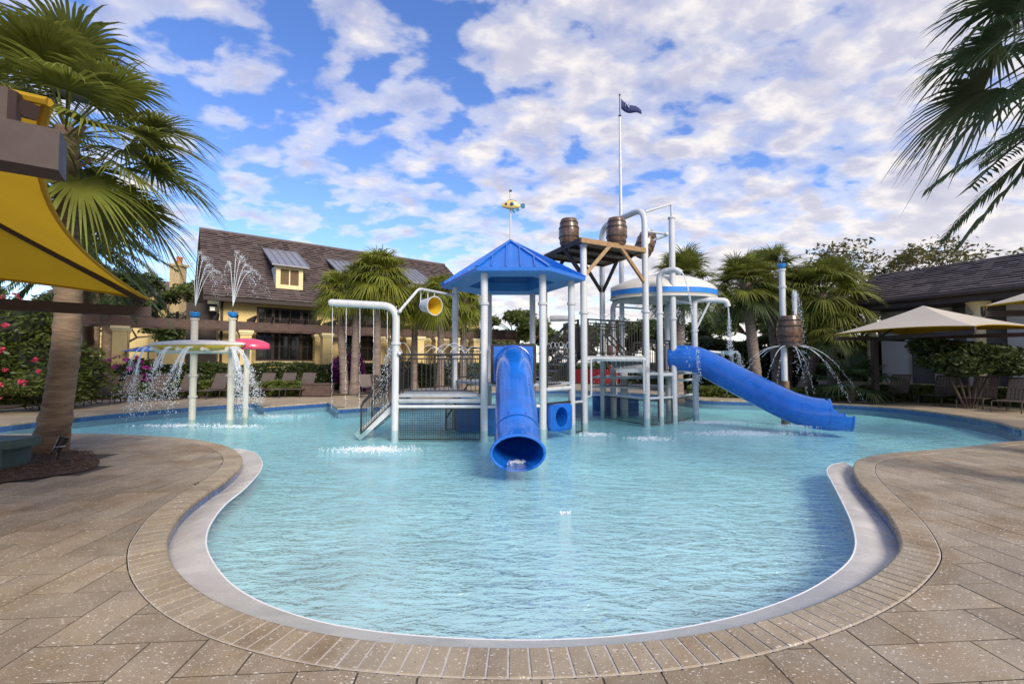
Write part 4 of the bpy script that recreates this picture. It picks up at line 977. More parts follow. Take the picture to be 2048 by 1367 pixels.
for k_, (a, b, c, d) in enumerate(opn):
    m = MB(); m.box(((a+b)/2, 0.22, (c+d)/2), (b-a, 0.03, d-c)); wn = m.build('window', 'glass', ch)
    m = MB()
    for x in (a+0.06, b-0.06): m.box((x, 0.17, (c+d)/2), (0.12, 0.12, d-c))
    for z in (c+0.05, d-0.05): m.box(((a+b)/2, 0.168, z), (b-a, 0.12, 0.1))
    tag(m.build('window_frame', 'frame', wn))
    m = MB()
    for f in (0.27, 0.38, 0.74) : m.box((a+(b-a)*f, 0.18, (c+d)/2), (0.16 if f != 0.38 else 0.10, 0.08, d-c))
    for f in (0.14, 0.55, 0.86): m.box((a+(b-a)*f, 0.185, (c+d)/2), (0.04, 0.06, d-c))
    m.box(((a+b)/2, 0.183, c+(d-c)*0.5), (b-a, 0.05, 0.04)); tag(m.build('glazing_bars', 'frame', wn))
    m = MB(); m.box(((a+b)/2, -0.05, c-0.06), (b-a+0.25, 0.16, 0.11)); m.build('sill', 'cream', wn)
# roof in stepped courses
def courses(parent, x0, x1, y0, z0, y1, z1, n, material, hip=0.0, hip0=0.0):
    m = MB(); mbt = MB(); dy, dz = (y1-y0)/n, (z1-z0)/n; up_ = V(0,-dz,dy).normalized()
    for i in range(n):
        a, b = V(0,y0+i*dy,z0+i*dz), V(0,y0+(i+1)*dy+dy*0.1,z0+(i+1)*dz+dz*0.1); th = 0.07
        xa, xb = x0+hip0*i/n, x1-hip*i/n; xa2, xb2 = x0+hip0*(i+1)/n, x1-hip*(i+1)/n
        kx = int((x1-x0)/0.33); xs = [xa+(xb-xa)*j/kx for j in range(kx+1)]; xs2 = [xa2+(xb2-xa2)*j/kx for j in range(kx+1)]
        for j in range(kx):
            g = R.uniform(0.6, 1.4)*th; p, q, r_, s_ = a+up_*g, b+up_*0.005, a, b
            m.add([(xs[j],p.y,p.z),(xs[j+1],p.y,p.z),(xs2[j+1],q.y,q.z),(xs2[j],q.y,q.z),(xs[j],r_.y,r_.z-0.01),(xs[j+1],r_.y,r_.z-0.01)], [(0,1,2,3)])
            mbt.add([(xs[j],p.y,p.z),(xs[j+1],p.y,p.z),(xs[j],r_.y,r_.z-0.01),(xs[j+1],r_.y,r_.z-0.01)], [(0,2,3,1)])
    tag(mbt.build('shade_painted_butts', 'eave', parent), kind='stuff')  # butt faces in dark brown: shadow lines between courses painted as colour
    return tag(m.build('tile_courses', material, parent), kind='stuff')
X0 = wl(407, 580, OV)[0]
m = MB(); m.add([(X0,OV,EV-0.02),(LEN+0.5,OV,EV-0.02),(LEN+0.5-1.2,RY,RZ_-0.02),(X0,RY,RZ_-0.02),(X0,2*RY-OV,EV),(LEN+0.5,2*RY-OV,EV)], [(0,1,2,3),(3,2,5,4)]); rf = m.build('roof', 'rooftile', ch)
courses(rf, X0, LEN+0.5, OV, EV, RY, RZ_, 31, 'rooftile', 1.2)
m = MB(); m.tube([(X0,RY,RZ_+0.04),(LEN-0.7,RY,RZ_+0.04)], 0.11, 8); m.build('ridge_cap', 'rooftile', rf)
m = MB(); m.box(((X0+LEN)/2+0.2, OV+0.02, EV-0.13), (LEN-X0+0.4, 0.14, 0.2)); m.build('gutter', 'eave', ch)
m = MB(); m.box(((X0+LEN)/2+0.2, OV/2, EV-0.14), (LEN-X0+0.2, -OV, 0.05)); m.build('eave_soffit', 'eave', ch)
m = MB(); m.box((0.12, -0.08, EV/2), (0.12,0.12,EV)); m.build('downpipe', 'eave', ch)
m = MB(); m.box((-0.75, 0.6, EV/2-0.1), (1.4,0.2,EV-0.4)); m.build('recessed_wing', 'eave', ch)
m = MB(); m.box((-0.28,-0.2,wl(421,617,-0.2)[1]),(0.4,0.14,0.28)); lm = m.build('wall_lantern', 'frame', ch); m = MB(); m.box((-0.33,-0.275,wl(421,617,-0.2)[1]),(0.22,0.02,0.2)); m.build('lantern_glass', 'lamp', lm)
sl_ = (RZ_-EV)/(RY-OV)
def dormer(px0, px1, py_top, py_bot, full=True):
    yl = 0.75
    for _ in range(6):
        s0, zb_ = wl(px0, py_bot, yl); yl = OV+(zb_-EV)/sl_
    s1 = wl(px1, py_bot, yl)[0]; zt = wl(px0, py_top, yl)[1]; yt = OV+(zt+0.9-EV)/sl_
    m = MB(); m.add([(s0,yl,zb_),(s1,yl,zb_),(s1,yl,zt),(s0,yl,zt),(s0,OV+(zt-EV)/sl_,zt),(s1,OV+(zt-EV)/sl_,zt)], [(0,3,4),(1,5,2)]); d = m.build('dormer', 'wwall', ch)
    m = MB(); fw = 0.24
    for a, b, c, e in ((s0,s0+fw,zb_,zt),(s1-fw,s1,zb_,zt),(s0+fw,s1-fw,zb_,zb_+fw),(s0+fw,s1-fw,zt-fw*0.8,zt)): m.box(((a+b)/2,yl-0.03,(c+e)/2),(b-a,0.12,e-c))
    m.box(((s0+s1)/2,yl+0.0,(zb_+zt)/2),(0.07,0.1,zt-zb_-0.1)); m.build('dormer_frame', 'cream', d)
    nz_ = 14
    for i in range(nz_):
        z = zb_+fw+(zt-zb_-1.8*fw)*(i+0.5)/nz_; m = MB(); m.bar((s0+fw,yl+0.02,z),(s1-fw,yl+0.02,z),0.05,0.05); m.build('louvre', 'louver', d)
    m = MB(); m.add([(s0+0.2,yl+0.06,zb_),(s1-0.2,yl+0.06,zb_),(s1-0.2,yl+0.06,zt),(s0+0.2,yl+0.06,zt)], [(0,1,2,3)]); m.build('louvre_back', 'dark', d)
    ov = 0.28; ztop = zt+1.75; ytop = OV+(ztop-EV)/sl_+0.05
    a, b, c, e = V(s0-ov,yl-0.4,zt+0.02), V(s1+ov,yl-0.4,zt+0.02), V(s1+ov,ytop,ztop), V(s0-ov,ytop,ztop)
    m = MB(); m.add([a,b,c,e,a-V(0,0,0.09),b-V(0,0,0.09),c-V(0,0,0.09),e-V(0,0,0.09)], [(0,1,2,3),(7,6,5,4),(0,4,5,1),(1,5,6,2),(3,7,4,0)]); dr = m.build('dormer_roof', 'metalroof', d)
    for i in range(6): t_ = i/5; m = MB(); m.bar(a.lerp(b,t_)+V(0,0,0.03), e.lerp(c,t_)+V(0,0,0.03), 0.04, 0.06); m.build('seam', 'metalroof', dr)
dormer(551, 605, 530, 576); dormer(686, 728, 552, 590); dormer(826, 858, 566, 596)
# pergola in front of the clubhouse
pg = thing('pergola', 'dark brown timber pergola on cream pillars along the clubhouse', 'pergola', O_, TH)
PY = -2.3; pz0, pz1 = wl(505,660,PY)[1], wl(505,644,PY)[1]; s0_, s1_ = wl(150,650,PY)[0], LEN+3
for dy in (0.0, 1.6):
    m = MB(); m.box(((s0_+s1_)/2, PY+dy, (pz0+pz1)/2), (s1_-s0_, 0.22, pz1-pz0)); m.build('beam', 'wood', pg)
k_ = int((s1_-s0_)/0.82)
for i in range(k_):
    x = s0_+0.3+i*0.82; m = MB(); z = pz1+0.002
    m.add([(x-0.05,PY-0.62,z+0.30),(x+0.05,PY-0.62,z+0.30),(x+0.05,PY-0.12,z),(x-0.05,PY-0.12,z),(x-0.05,PY+2.2,z),(x+0.05,PY+2.2,z),(x-0.05,PY+2.2,z+0.3),(x+0.05,PY+2.2,z+0.3)], [(0,3,2,1),(3,4,5,2),(4,6,7,5),(0,1,7,6),(0,6,4,3),(1,2,5,7)]); m.build('rafter', 'wood', pg)
pills = [wl(240,660,PY)[0]]
pills = [wl(px0,660,PY)[0] for px0 in (241, 491, 653, 786, 838, 875, 912, 950)]
for s_ in pills:
    for dy in ((0.0, 1.6)):
        m = MB(); m.box((s_, PY+dy, pz0/2-0.16), (0.52,0.52,pz0-0.02+0.3)); pl = m.build('pillar', 'stucco', pg)
        m = MB(); m.box((s_, PY+dy, pz0-0.10), (0.68,0.68,0.14)); m.build('capital', 'cream', pl); m = MB(); m.box((s_, PY+dy, pz0-0.22), (0.60,0.60,0.08)); m.build('capital_mould', 'cream', pl)
# far house with chimney at left
fh = thing('far_house', 'distant brown roofed house with stone chimney behind the trees', 'building', at(300,700,44)*1.0)
fh.location.z = 0
a, b = at(225,545,44), at(352,566,46); zr = a.z
m = MB(); m.add([(a.x-3,44,zr),(b.x+1,46,zr-0.7),(b.x+1,42,zr-3.4),(a.x-3,40,zr-3.0),(a.x-3,48,zr-3),(b.x+1,50,zr-3.4)], [(0,3,2,1),(0,1,5,4)]); hang(m.build('roof', 'rooftile', None), fh)
m = MB(); m.box(((a.x+b.x)/2-1,45,(zr-2.6)/2),(b.x-a.x+3,6,zr-2.6)); hang(m.build('wall', 'stucco', None), fh)
c = at(356,560,44); m = MB(); m.box((c.x,44,c.z-1.2),(1.0,0.9,5.2)); m.box((c.x,44,c.z+1.40),(1.25,1.1,0.22)); hang(m.build('chimney', 'brick', None), fh)
m = MB(); m.lathe((c.x+0.1,44,c.z+1.5), [(0.24,0),(0.22,0.5),(0.27,0.6),(0.27,0.75)], 12); hang(m.build('chimney_pot', 'terra', None, True), fh)

# bath house at right
TH2 = atan2(1.0, -0.53)
e0 = at(1733, 604, 19.5); e1 = at(2048, 570, 15.2)
bdir = V(e1.x-e0.x, e1.y-e0.y, 0).normalized(); TH2 = atan2(bdir.y, bdir.x); bn2 = V(-bdir.y, bdir.x, 0)   # bn2 points away from the pool
if bn2.x < 0: bn2 = -bn2
OB = V(e0.x, e0.y, 0)
bh = thing('bath_house', 'low white bath house with dark slate roof behind the beige shades', 'building', OB, TH2)
ez = e0.z; LB = 15.0; dep = 4.0
c_ = V(0,0,CAMZ); 
def bl(px, py, yl):
    d = ray(px, py); nrm = V(-sin(TH2), cos(TH2), 0); q = (yl-(c_-OB).dot(nrm))/d.dot(nrm); p = c_+d*q; return (p-OB).dot(bdir), p.z
yy = dep*(1 if V(-sin(TH2), cos(TH2),0).dot(bn2) > 0 else -1); sg = 1 if yy > 0 else -1
r0s, rz0 = bl(1749, 551, yy)
m = MB(); m.add([(-0.6,-0.4*sg,ez-0.03),(LB,-0.4*sg,ez-0.03),(LB,yy,rz0-0.03),(r0s,yy,rz0-0.03),(-0.6,2*yy,ez),(LB,2*yy,ez)], [(0,1,2,3),(3,2,5,4),(0,3,4)]); brf = m.build('roof', 'rooftile2', bh)
mcs = MB(); mct = MB(); n = 15
for i in range(n):
    y0, y1 = (-0.45*sg)+(yy+0.45*sg)*i/n, (-0.45*sg)+(yy+0.45*sg)*(i+1.08)/n; z0, z1 = ez+(rz0-ez)*i/n, ez+(rz0-ez)*(i+1.08)/n
    x0, x1 = -0.6+(r0s+0.6)*i/n, LB; kx = 44
    for j in range(kx):
        g = R.uniform(0.045, 0.07); a, b = x0+(x1-x0)*j/kx, x0+(x1-x0)*(j+1)/kx
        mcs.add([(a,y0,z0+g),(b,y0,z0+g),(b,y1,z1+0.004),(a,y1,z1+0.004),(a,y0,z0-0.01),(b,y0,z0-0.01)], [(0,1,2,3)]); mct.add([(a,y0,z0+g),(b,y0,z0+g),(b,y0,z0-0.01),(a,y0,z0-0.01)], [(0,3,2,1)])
tag(mct.build('shade_painted_butts', 'eave', brf), kind='stuff')  # dark brown butts paint in the shadow stripe below each course
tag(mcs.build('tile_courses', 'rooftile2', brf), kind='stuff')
m = MB(); m.tube([(-0.6,-0.52*sg,ez-0.10),(LB,-0.52*sg,ez-0.10)], 0.10, 10); m.build('gutter', 'eave', bh)
m = MB(); m.box((LB/2-0.4, 0.6*sg, ez-0.30), (LB,2.0,0.2)); m.build('eave_beam', 'eave', bh)
wy = 1.4*sg
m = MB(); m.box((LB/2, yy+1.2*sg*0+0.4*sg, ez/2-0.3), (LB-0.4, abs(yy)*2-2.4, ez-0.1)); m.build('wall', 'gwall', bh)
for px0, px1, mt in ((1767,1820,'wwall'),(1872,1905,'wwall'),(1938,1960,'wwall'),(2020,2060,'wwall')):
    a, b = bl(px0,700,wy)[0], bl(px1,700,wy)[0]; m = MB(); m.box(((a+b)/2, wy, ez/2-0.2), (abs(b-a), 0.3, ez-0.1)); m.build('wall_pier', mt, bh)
for px0 in (1739, 1955):
    a = bl(px0,640,0.1*sg)[0]; m = MB(); m.tube([(a,0.2*sg,-0.2),(a,0.2*sg,ez-0.4)], 0.17, 14); cc = m.build('column', 'cream', bh, True); m = MB(); m.lathe((a,0.2*sg,ez-0.75),[(0.17,0),(0.30,0.25),(0.34,0.30),(0.34,0.40)],14); m.build('capital', 'cream', cc, True)
lw = thing('garden_wall', 'low white garden wall running behind the right hand loungers', 'wall', OB, TH2)
a, b = bl(1640,762,0.5*sg)[0], LB; m = MB(); m.box(((a+b)/2, 0.5*sg, 0.30), (b-a, 0.25, 0.6)); m.build('wall_face', 'wwall', lw); m = MB(); m.box(((a+b)/2, 0.5*sg, 0.62), (b-a+0.1, 0.35, 0.06)); m.build('wall_cap', 'cream', lw)

# ================================================================== VEGETATION
def fan_leaf(pitch, rad, pet, nl, droop, fold, seed, spread=118, wid=0.034):
    r = random.Random(seed); m = MB(); d = V(cos(pitch),0,sin(pitch)); s_ = V(0,1,0); nrm = d.cross(s_)*-1
    pts = [d*pet*t+V(0,0,-0.10*pet*t*t) for t in (0,0.33,0.66,1.0)]
    for a, b in zip(pts, pts[1:]): m.bar(a, b, 0.028, 0.016)
    tip = pts[-1]; d2 = (pts[-1]-pts[-2]).normalized(); nrm = s_.cross(d2)
    if nrm.z < 0 and pitch < 1.2: nrm = -nrm
    for i in range(nl):
        a = radians(-spread+2*spread*i/(nl-1))+r.uniform(-0.02,0.02); L_ = rad*(1-0.22*(abs(a)/radians(spread))**2)*r.uniform(0.86,1.08)
        da = d2*cos(a)+s_*sin(a)+nrm*fold*abs(sin(a)); da.normalize(); side = (da.cross(nrm)).normalized()
        prevp = None; prof = [(0.0,0.25),(0.30,1.0),(0.62,0.80),(0.85,0.40),(1.0,0.05)]; tw_ = r.uniform(-0.25,0.25); dr = droop*r.uniform(0.7,1.35)
        vs = []
        for t, wv in prof:
            p = tip+da*L_*t+V(0,0,-dr*L_*max(0,t-0.25)**2*1.6); sd_ = (side*cos(tw_*t)+nrm*sin(tw_*t))*wid*rad*wv; vs += [p-sd_, p+sd_]
        m.add(vs, [(2*q,2*q+1,2*q+3,2*q+2) for q in range(len(prof)-1)])
    return m
def pinnate(pitch, ln, nl, seed, droop=0.9, wid=0.022):
    r = random.Random(seed); m = MB(); pts = []
    for i in range(13):
        t = i/12; pts.append(V(cos(pitch)*ln*t, 0, sin(pitch)*ln*t-droop*ln*0.5*t*t))
    m.tube(pts, [0.035*(1-0.85*i/12) for i in range(13)], 5)
    for i in range(nl):
        t = 0.12+0.88*i/nl; q = min(11, int(t*12)); p = pts[q].lerp(pts[q+1], t*12-q); tg = (pts[q+1]-pts[q]).normalized()
        for s_ in (-1, 1):
            L_ = ln*0.17*(1-0.75*abs(t-0.45)**1.5*1.6)*r.uniform(0.85,1.1); side = V(0,s_,0); up_ = tg.cross(side)*s_
            da = (tg*0.75+side*0.75+V(0,0,r.uniform(-0.15,0.25))).normalized(); wv = V(0,0,1).cross(da).normalized()*wid
            m.add([p-wv*0.5, p+wv*0.5, p+da*L_*0.5+wv-V(0,0,0.02), p+da*L_*0.5-wv-V(0,0,0.02), p+da*L_-V(0,0,0.10*L_/0.4)], [(0,1,2,3),(3,2,4)])
    return m
LC = {}
def leafset(kind):
    if kind in LC: return LC[kind]
    ps = [radians(x) for x in (82,62,42,22,4,-16,-36,-58)]; out = []
    for i, p in enumerate(ps):
        var = []
        for sd_ in range(2):
            if kind == 'sabal': m = fan_leaf(p, 1.0, 0.8, 48, 0.5, 0.30, 10*i+sd_, wid=0.022); mt = 'frond'
            elif kind == 'sabal_big': m = fan_leaf(p, 1.12, 1.15, 54, 0.42, 0.28, 10*i+sd_+3, wid=0.021); mt = 'frond'
            elif kind == 'sabal_olive': m = fan_leaf(p, 1.0, 0.75, 48, 0.42, 0.3, 10*i+sd_+5, wid=0.021); mt = 'frondt' if i > 5 else 'frondd' if sd_ else 'frond'
            elif kind == 'washy': m = fan_leaf(p, 0.98, 0.66, 40, 0.62, 0.26, 10*i+sd_+7, wid=0.027); mt = 'frondy'
            elif kind == 'blue': m = fan_leaf(p, 1.15, 1.1, 42, 0.50, 0.25, 10*i+sd_+9, wid=0.026); mt = 'frondt'
            elif kind == 'date': m = pinnate(p, 2.6, 46, 10*i+sd_+11); mt = 'frondt'
            var.append(m.mesh('frond', mt))
        out.append((p, var))
    LC[kind] = out; return out
def palm(label, base, heart, kind, scale=1.0, n=26, r0=0.2, r1=0.16, tmat='trunkg', lo=-58, hi=85, boots=0, bend=None, group=None, name='palm_tree', seed=1, dead=0, yaw0=0.0):
    r = random.Random(seed); t = thing(name, label, 'palm tree', base, 0, group); base, heart = Vector(base), Vector(heart)
    mid = bend or base.lerp(heart, 0.5); path = catmull([base-V(0,0,0.1), base.lerp(mid,0.35)+(mid-base.lerp(heart,0.5))*0.3, mid, heart], 0.10); k_ = len(path); rs = []
    for i in range(k_):
        u = i/(k_-1); rr = r0*(1-u)+r1*u; rr *= 1+0.45*max(0,1-u*6)+ (0.05 if i % 2 else -0.03); rs.append(rr*r.uniform(0.96,1.04))
    m = MB(); m.tube(path, rs, 16); tr = hang(m.build('trunk', tmat, None, True), t)
    if boots:
        for i in range(boots):
            u = 1-0.30*(i+0.5)/boots; q = path[int(u*(k_-1))]; a = i*2.4; m = MB(); d = V(cos(a),sin(a),0); rr = rs[int(u*(k_-1))]
            m.bar(q+d*rr*0.8-V(0,0,0.06), q+d*(rr+0.16)+V(0,0,0.18), 0.10, 0.03); hang(m.build('boot', 'boot', None), tr)
    ls = leafset(kind)
    for i in range(n):
        el = hi+(lo-hi)*((i+0.5)/n)**0.85; p, var = min(ls, key=lambda q: abs(math.degrees(q[0])-el)); me = var[i % 2]
        o = ob('frond', me, t); o.location = (heart-base)+V(0,0,-0.25*(i/n)*scale); o.rotation_euler = (r.uniform(-0.12,0.12), radians(math.degrees(p)-el)*0.6, yaw0+i*2.39996+r.uniform(-0.25,0.25)); s_ = scale*r.uniform(0.88,1.1); o.scale = (s_,s_,s_*r.uniform(0.9,1.05))
    for i in range(dead):
        m = fan_leaf(radians(-70), 0.8, 0.6, 22, 0.4, 0.1, i+50); o = m.build('dry_frond', 'frondead', t); o.location = (heart-base)-V(0,0,0.3); o.rotation_euler = (0,0,i*2.1); o.scale = (scale,)*3
    return t
def leaves(mb, c, rad, n, size, r, shell=0.55, flat=1.0):
    for _ in range(n):
        while True:
            p = V(r.uniform(-1,1), r.uniform(-1,1), r.uniform(-1,1))
            if 0.02 < p.length <= 1: break
        p = p.normalized()*(shell+(1-shell)*r.random()**0.7)*r.uniform(0.8,1.06); q = Vector(c)+V(p.x*rad[0], p.y*rad[1], p.z*rad[2])
        a = V(r.gauss(0,1), r.gauss(0,1), r.gauss(0,0.6)).normalized(); b = a.cross(V(r.gauss(0,1), r.gauss(0,1), r.gauss(0,1))).normalized(); s_ = size*r.uniform(0.6,1.3)
        mb.add([q-a*s_, q+b*s_*0.42, q+a*s_, q-b*s_*0.42], [(0,1,2,3)])
def branches(mb, p, d, ln, r, rad, depth, tips):
    q = p+d*ln; mb.tube([p, p.lerp(q,0.5)+V(r.uniform(-.05,.05),r.uniform(-.05,.05),0)*ln, q], [rad, rad*0.8, rad*0.62], 6, False)
    if depth == 0: tips.append(q); return
    for _ in range(r.choice((2,3,3))):
        nd = (d+V(r.gauss(0,0.5), r.gauss(0,0.5), r.gauss(0.12,0.35))).normalized(); branches(mb, q, nd, ln*r.uniform(0.62,0.85), r, rad*0.6, depth-1, tips)
def tree(label, base, h, spread, mt, seed, leafn=90, lsize=0.16, depth=4, clump=0.55, group=None, name='tree', trunk=0.16, lean=(0,0,1)):
    r = random.Random(seed); t = thing(name, label, 'tree', base, 0, group); tips = []; mb = MB()
    branches(mb, V(0,0,0), Vector(lean).normalized(), h*0.26, r, trunk, depth, tips); mx_ = max(p.z for p in tips); f = h/(mx_*1.08); fx = spread/max(0.5, max(abs(p.x) for p in tips))
    sc = lambda p: V(p[0]*fx, p[1]*fx, p[2]*f); mb.v = [tuple(sc(p)) for p in mb.v]; mb.build('trunk', 'bark', t, True)
    lm = MB()
    for p in tips: leaves(lm, sc(p), (clump*r.uniform(.7,1.3), clump*r.uniform(.7,1.3), clump*r.uniform(.5,.9)), leafn, lsize, r, 0.15)
    lm.build('crown', mt, t); return t
def bush(label, c, rad, mt, n, size, seed, flowers=None, nf=0, group=None, name='shrub', cat='shrub', lumps=9, core=0.72):
    r = random.Random(seed); c = Vector(c); t = thing(name, label, cat, (c.x,c.y,0), 0, group); mb = MB(); cm = MB()
    loc = V(0,0,c.z)
    for i in range(lumps):
        p = loc+V(r.uniform(-.62,.62)*rad[0], r.uniform(-.5,.5)*rad[1], r.uniform(-.55,.55)*rad[2]); rr = (rad[0]*r.uniform(.32,.5), rad[1]*r.uniform(.4,.6), rad[2]*r.uniform(.34,.5))
        leaves(mb, p, rr, n//lumps, size, r, 0.7); 
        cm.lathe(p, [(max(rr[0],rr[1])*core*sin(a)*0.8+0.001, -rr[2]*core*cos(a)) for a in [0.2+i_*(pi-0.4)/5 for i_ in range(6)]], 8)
    mb.build('foliage', mt, t); tag(cm.build('dark_core', 'core', t), kind='stuff')  # solid dark lumps fill the inside of the leaf mass
    if flowers:
        for i in range(nf):
            a = r.uniform(-1,1); p = loc+V(a*rad[0]*0.8, -rad[1]*r.uniform(0.55,0.95), r.uniform(-.7,.85)*rad[2]); fm_ = MB(); s_ = r.uniform(0.08,0.17)*(1.5 if flowers == 'purp' else 1.0); leaves(fm_, p, (s_,s_*0.6,s_*0.7), 26, 0.055, r, 0.1); fm_.build('blossom', flowers, t)
    return t
def hedge(label, pts, wd, h, mt, dens, size, seed, name='hedge', z0=0.0):
    r = random.Random(seed); P = [Vector(p) for p in pts]; t = thing(name, label, 'hedge', (P[0].x,P[0].y,0)); mb = MB(); cm = MB()
    for a, b in zip(P, P[1:]):
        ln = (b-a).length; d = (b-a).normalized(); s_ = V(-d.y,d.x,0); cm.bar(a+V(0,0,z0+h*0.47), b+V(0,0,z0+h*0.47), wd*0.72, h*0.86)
        for _ in range(int(ln*dens)):
            u = r.uniform(-0.05,1.05)*ln; f = r.random()
            if f < 0.55: q = a+d*u+s_*(-1 if s_.y > 0 else 1)*wd*r.uniform(0.38,0.54)+V(0,0,z0+r.uniform(0,1)*h)
            elif f < 0.9: q = a+d*u+s_*wd*r.uniform(-0.5,0.5)+V(0,0,z0+h*r.uniform(0.9,1.06))
            else: q = a+d*u+s_*wd*r.uniform(0.35,0.5)+V(0,0,z0+r.uniform(0,1)*h)
            q += V(0,0,0.06*sin(u*2.1+seed)*h)
            a_ = V(r.gauss(0,1),r.gauss(0,1),r.gauss(0,1)).normalized(); b_ = a_.cross(V(r.gauss(0,1),r.gauss(0,1),r.gauss(0,1))).normalized(); sz = size*r.uniform(.6,1.3)
            mb.add([q-a_*sz, q+b_*sz*0.45, q+a_*sz, q-b_*sz*0.45], [(0,1,2,3)])
    hang(mb.build('foliage', mt, None), t); hang(cm.build('dark_core', 'core', None), t); return t  # core is a solid dark bar inside the leaves

# --- foreground palms
pbase = gnd(92,903); 
palm('large leaning sabal palm with ringed trunk in the mulch bed by the yellow shade', pbase, at(132,258,7.95), 'sabal_big', 1.10, 44, 0.20, 0.155, 'trunk', -50, 84, 8, at(136,620,7.8), seed=3)
palm('sabal palm whose fan fronds hang in over the pool from the right', V(7.15,5.2,0), V(7.0,5.2,5.75), 'blue', 0.92, 24, 0.2, 0.16, 'trunk', -34, 80, 0, seed=12, yaw0=0.35)
palm('feathery date palm with fronds below the fan palm at the right', V(9.5,6.9,0), V(9.35,6.9,5.75), 'date', 0.9, 26, 0.25, 0.2, 'trunk', -42, 75, 0, seed=15, name='date_palm', yaw0=0.2)
palm('date palm with feathery fronds and ringed trunk behind the yellow shade', gnd(180,770), at(168,470,16.0), 'date', 1.15, 34, 0.26, 0.2, 'trunk', -45, 80, 0, seed=8, name='date_palm')
for q, (px0, d) in enumerate(((188,24),(213,24.5),(165,25))):
    p = at(px0,700,d); palm('slim date palm with ringed trunk beside the cream pergola pillar', V(p.x,p.y,0), V(p.x,p.y,5.2), 'date', 0.9, 16, 0.24, 0.2, 'trunk', -30, 80, 0, seed=30+q, name='date_palm', group='date palms beside the pergola pillar')
# --- washingtonia row by the clubhouse
for q, (bx, by, hx, hy, d, sc, n) in enumerate([(690,787,677,580,21.8,1.0,30),(708,788,714,572,21.6,0.95,26),(752,788,757,548,21.4,1.22,38),(786,785,789,602,22.5,0.85,22),(828,785,830,604,23.4,0.95,26),(880,785,883,590,22.4,1.05,30),(925,783,928,604,23.2,1.0,26)]):
    b_ = at(bx,by,d); b_.z = 0; palm(['slim fan palm with drooping yellow green fronds beside the violet bougainvillea','slim fan palm with drooping yellow green fronds between two other slim palms','tallest fan palm with thick drooping crown in front of the clubhouse','slim fan palm with drooping fronds behind the white spray arch','slim fan palm standing behind the tipping bucket','fan palm with pale trunk behind the pavilion rails','fan palm with drooping fronds showing between pavilion columns'][q], b_, at(hx,hy,d), 'washy', sc, n, 0.20, 0.13, 'trunkg', -46, 84, 5, seed=40+q, group='fan palms by the clubhouse', dead=1)
# --- sabal group at right
for q, (bx, hx, hy, d, sc, n, bd) in enumerate([(1352,1362,560,18.6,1.12,40,None),(1516,1491,566,20.5,1.22,44,None),(1557,1538,548,22.0,1.22,36,None),(1572,1580,580,23.0,1.0,28,None),(1598,1643,588,20.6,1.5,46,(1632,690)),(1668,1660,655,19.6,0.95,24,None)]):
    b_ = at(bx,760,d); b_.z = 0; palm(['sabal palm rising behind the white boat canopy','sabal palm with criss cross boots on its trunk beside the long blue slide','straight sabal palm with plain trunk behind the booted palm','thin sabal palm behind the barrel spray post','leaning sabal palm with bright green crown right of the barrel post','low dark fan palm under the leaning sabal palm'][q], b_, at(hx,hy,d), 'sabal_olive' if q not in (4,) else 'sabal', sc, n, 0.24, 0.20, 'trunkg', -48, 84, 10 if q in (0,1) else 2, at(*bd, d) if bd else None, seed=60+q, group='sabal palms behind the long slide')
palm('small palmetto in the planting beside the brown shade post', V(at(1700,740,17.8).x,17.8,0), V(at(1705,735,17.8).x,17.8,0.75), 'blue', 0.8, 18, 0.12, 0.1, 'trunk', -15, 80, 0, seed=77)
# --- broadleaf trees
tree('dense dark oak standing beyond the pool behind the pavilion', V(at(1035,700,33).x,33,0), 5.3, 2.3, 'leaf', 5, 130, 0.16, 4, 0.55)
tree('wispy tree with arching twigs behind the bath house roof', V(at(1775,700,30).x,30,0), 10.6, 5.4, 'leafo', 21, 8, 0.15, 6, 0.75, 'trees behind the bath house')
tree('broad leafy tree with arching twigs over the bath house ridge', V(at(1925,700,29).x,29,0), 10.4, 5.4, 'leafo', 22, 10, 0.15, 6, 0.75, 'trees behind the bath house')
tree('round tree with glossy leaves filling the gap right of the palms', V(at(1705,700,27).x,27,0), 6.8, 3.6, 'leafo', 24, 50, 0.17, 5, 0.7)
tree('dark tree in front of the far house chimney', V(at(318,700,36).x,36,0), 8.6, 3.6, 'leafd', 25, 130, 0.2, 4, 0.85)
tree('dark leafy tree showing above the oleander', V(at(40,700,30).x,30,0), 6.5, 3.8, 'leafd', 28, 120, 0.2, 4, 0.85)
tree('light branched tree touching the clubhouse gable', V(at(388,700,38).x,38,0), 8.6, 2.8, 'leaf', 26, 70, 0.16, 4, 0.75)
tree('dark tree behind the pergola and the yellow shade', V(at(230,700,33).x,33,0), 8.4, 4.2, 'leafd', 27, 130, 0.2, 4, 0.85)
for q, (px0, d, h_) in enumerate([(960,46,4.2),(1110,48,4.8),(1190,44,5.0),(1260,40,5.0),(1330,42,5.2),(1420,38,5.6),(1500,36,6.0),(1600,34,6.2)]):
    tree(['dark tree far behind the pavilion beside the oak','low tree far behind the stair to the barrel tower','tree far behind the tower upper rails','tree far behind the mesh of the barrel tower','tree far behind the boat canopy posts','dark tree far behind the small distant shade','dark tree far behind the booted sabal trunk','dark tree far behind the barrel spray post'][q], V(at(px0,700,d).x,d,0), h_, 3.4, 'leafd' if q % 2 else 'leaf', 80+q, 90, 0.24, 4, 0.9, 'trees far beyond the pool')
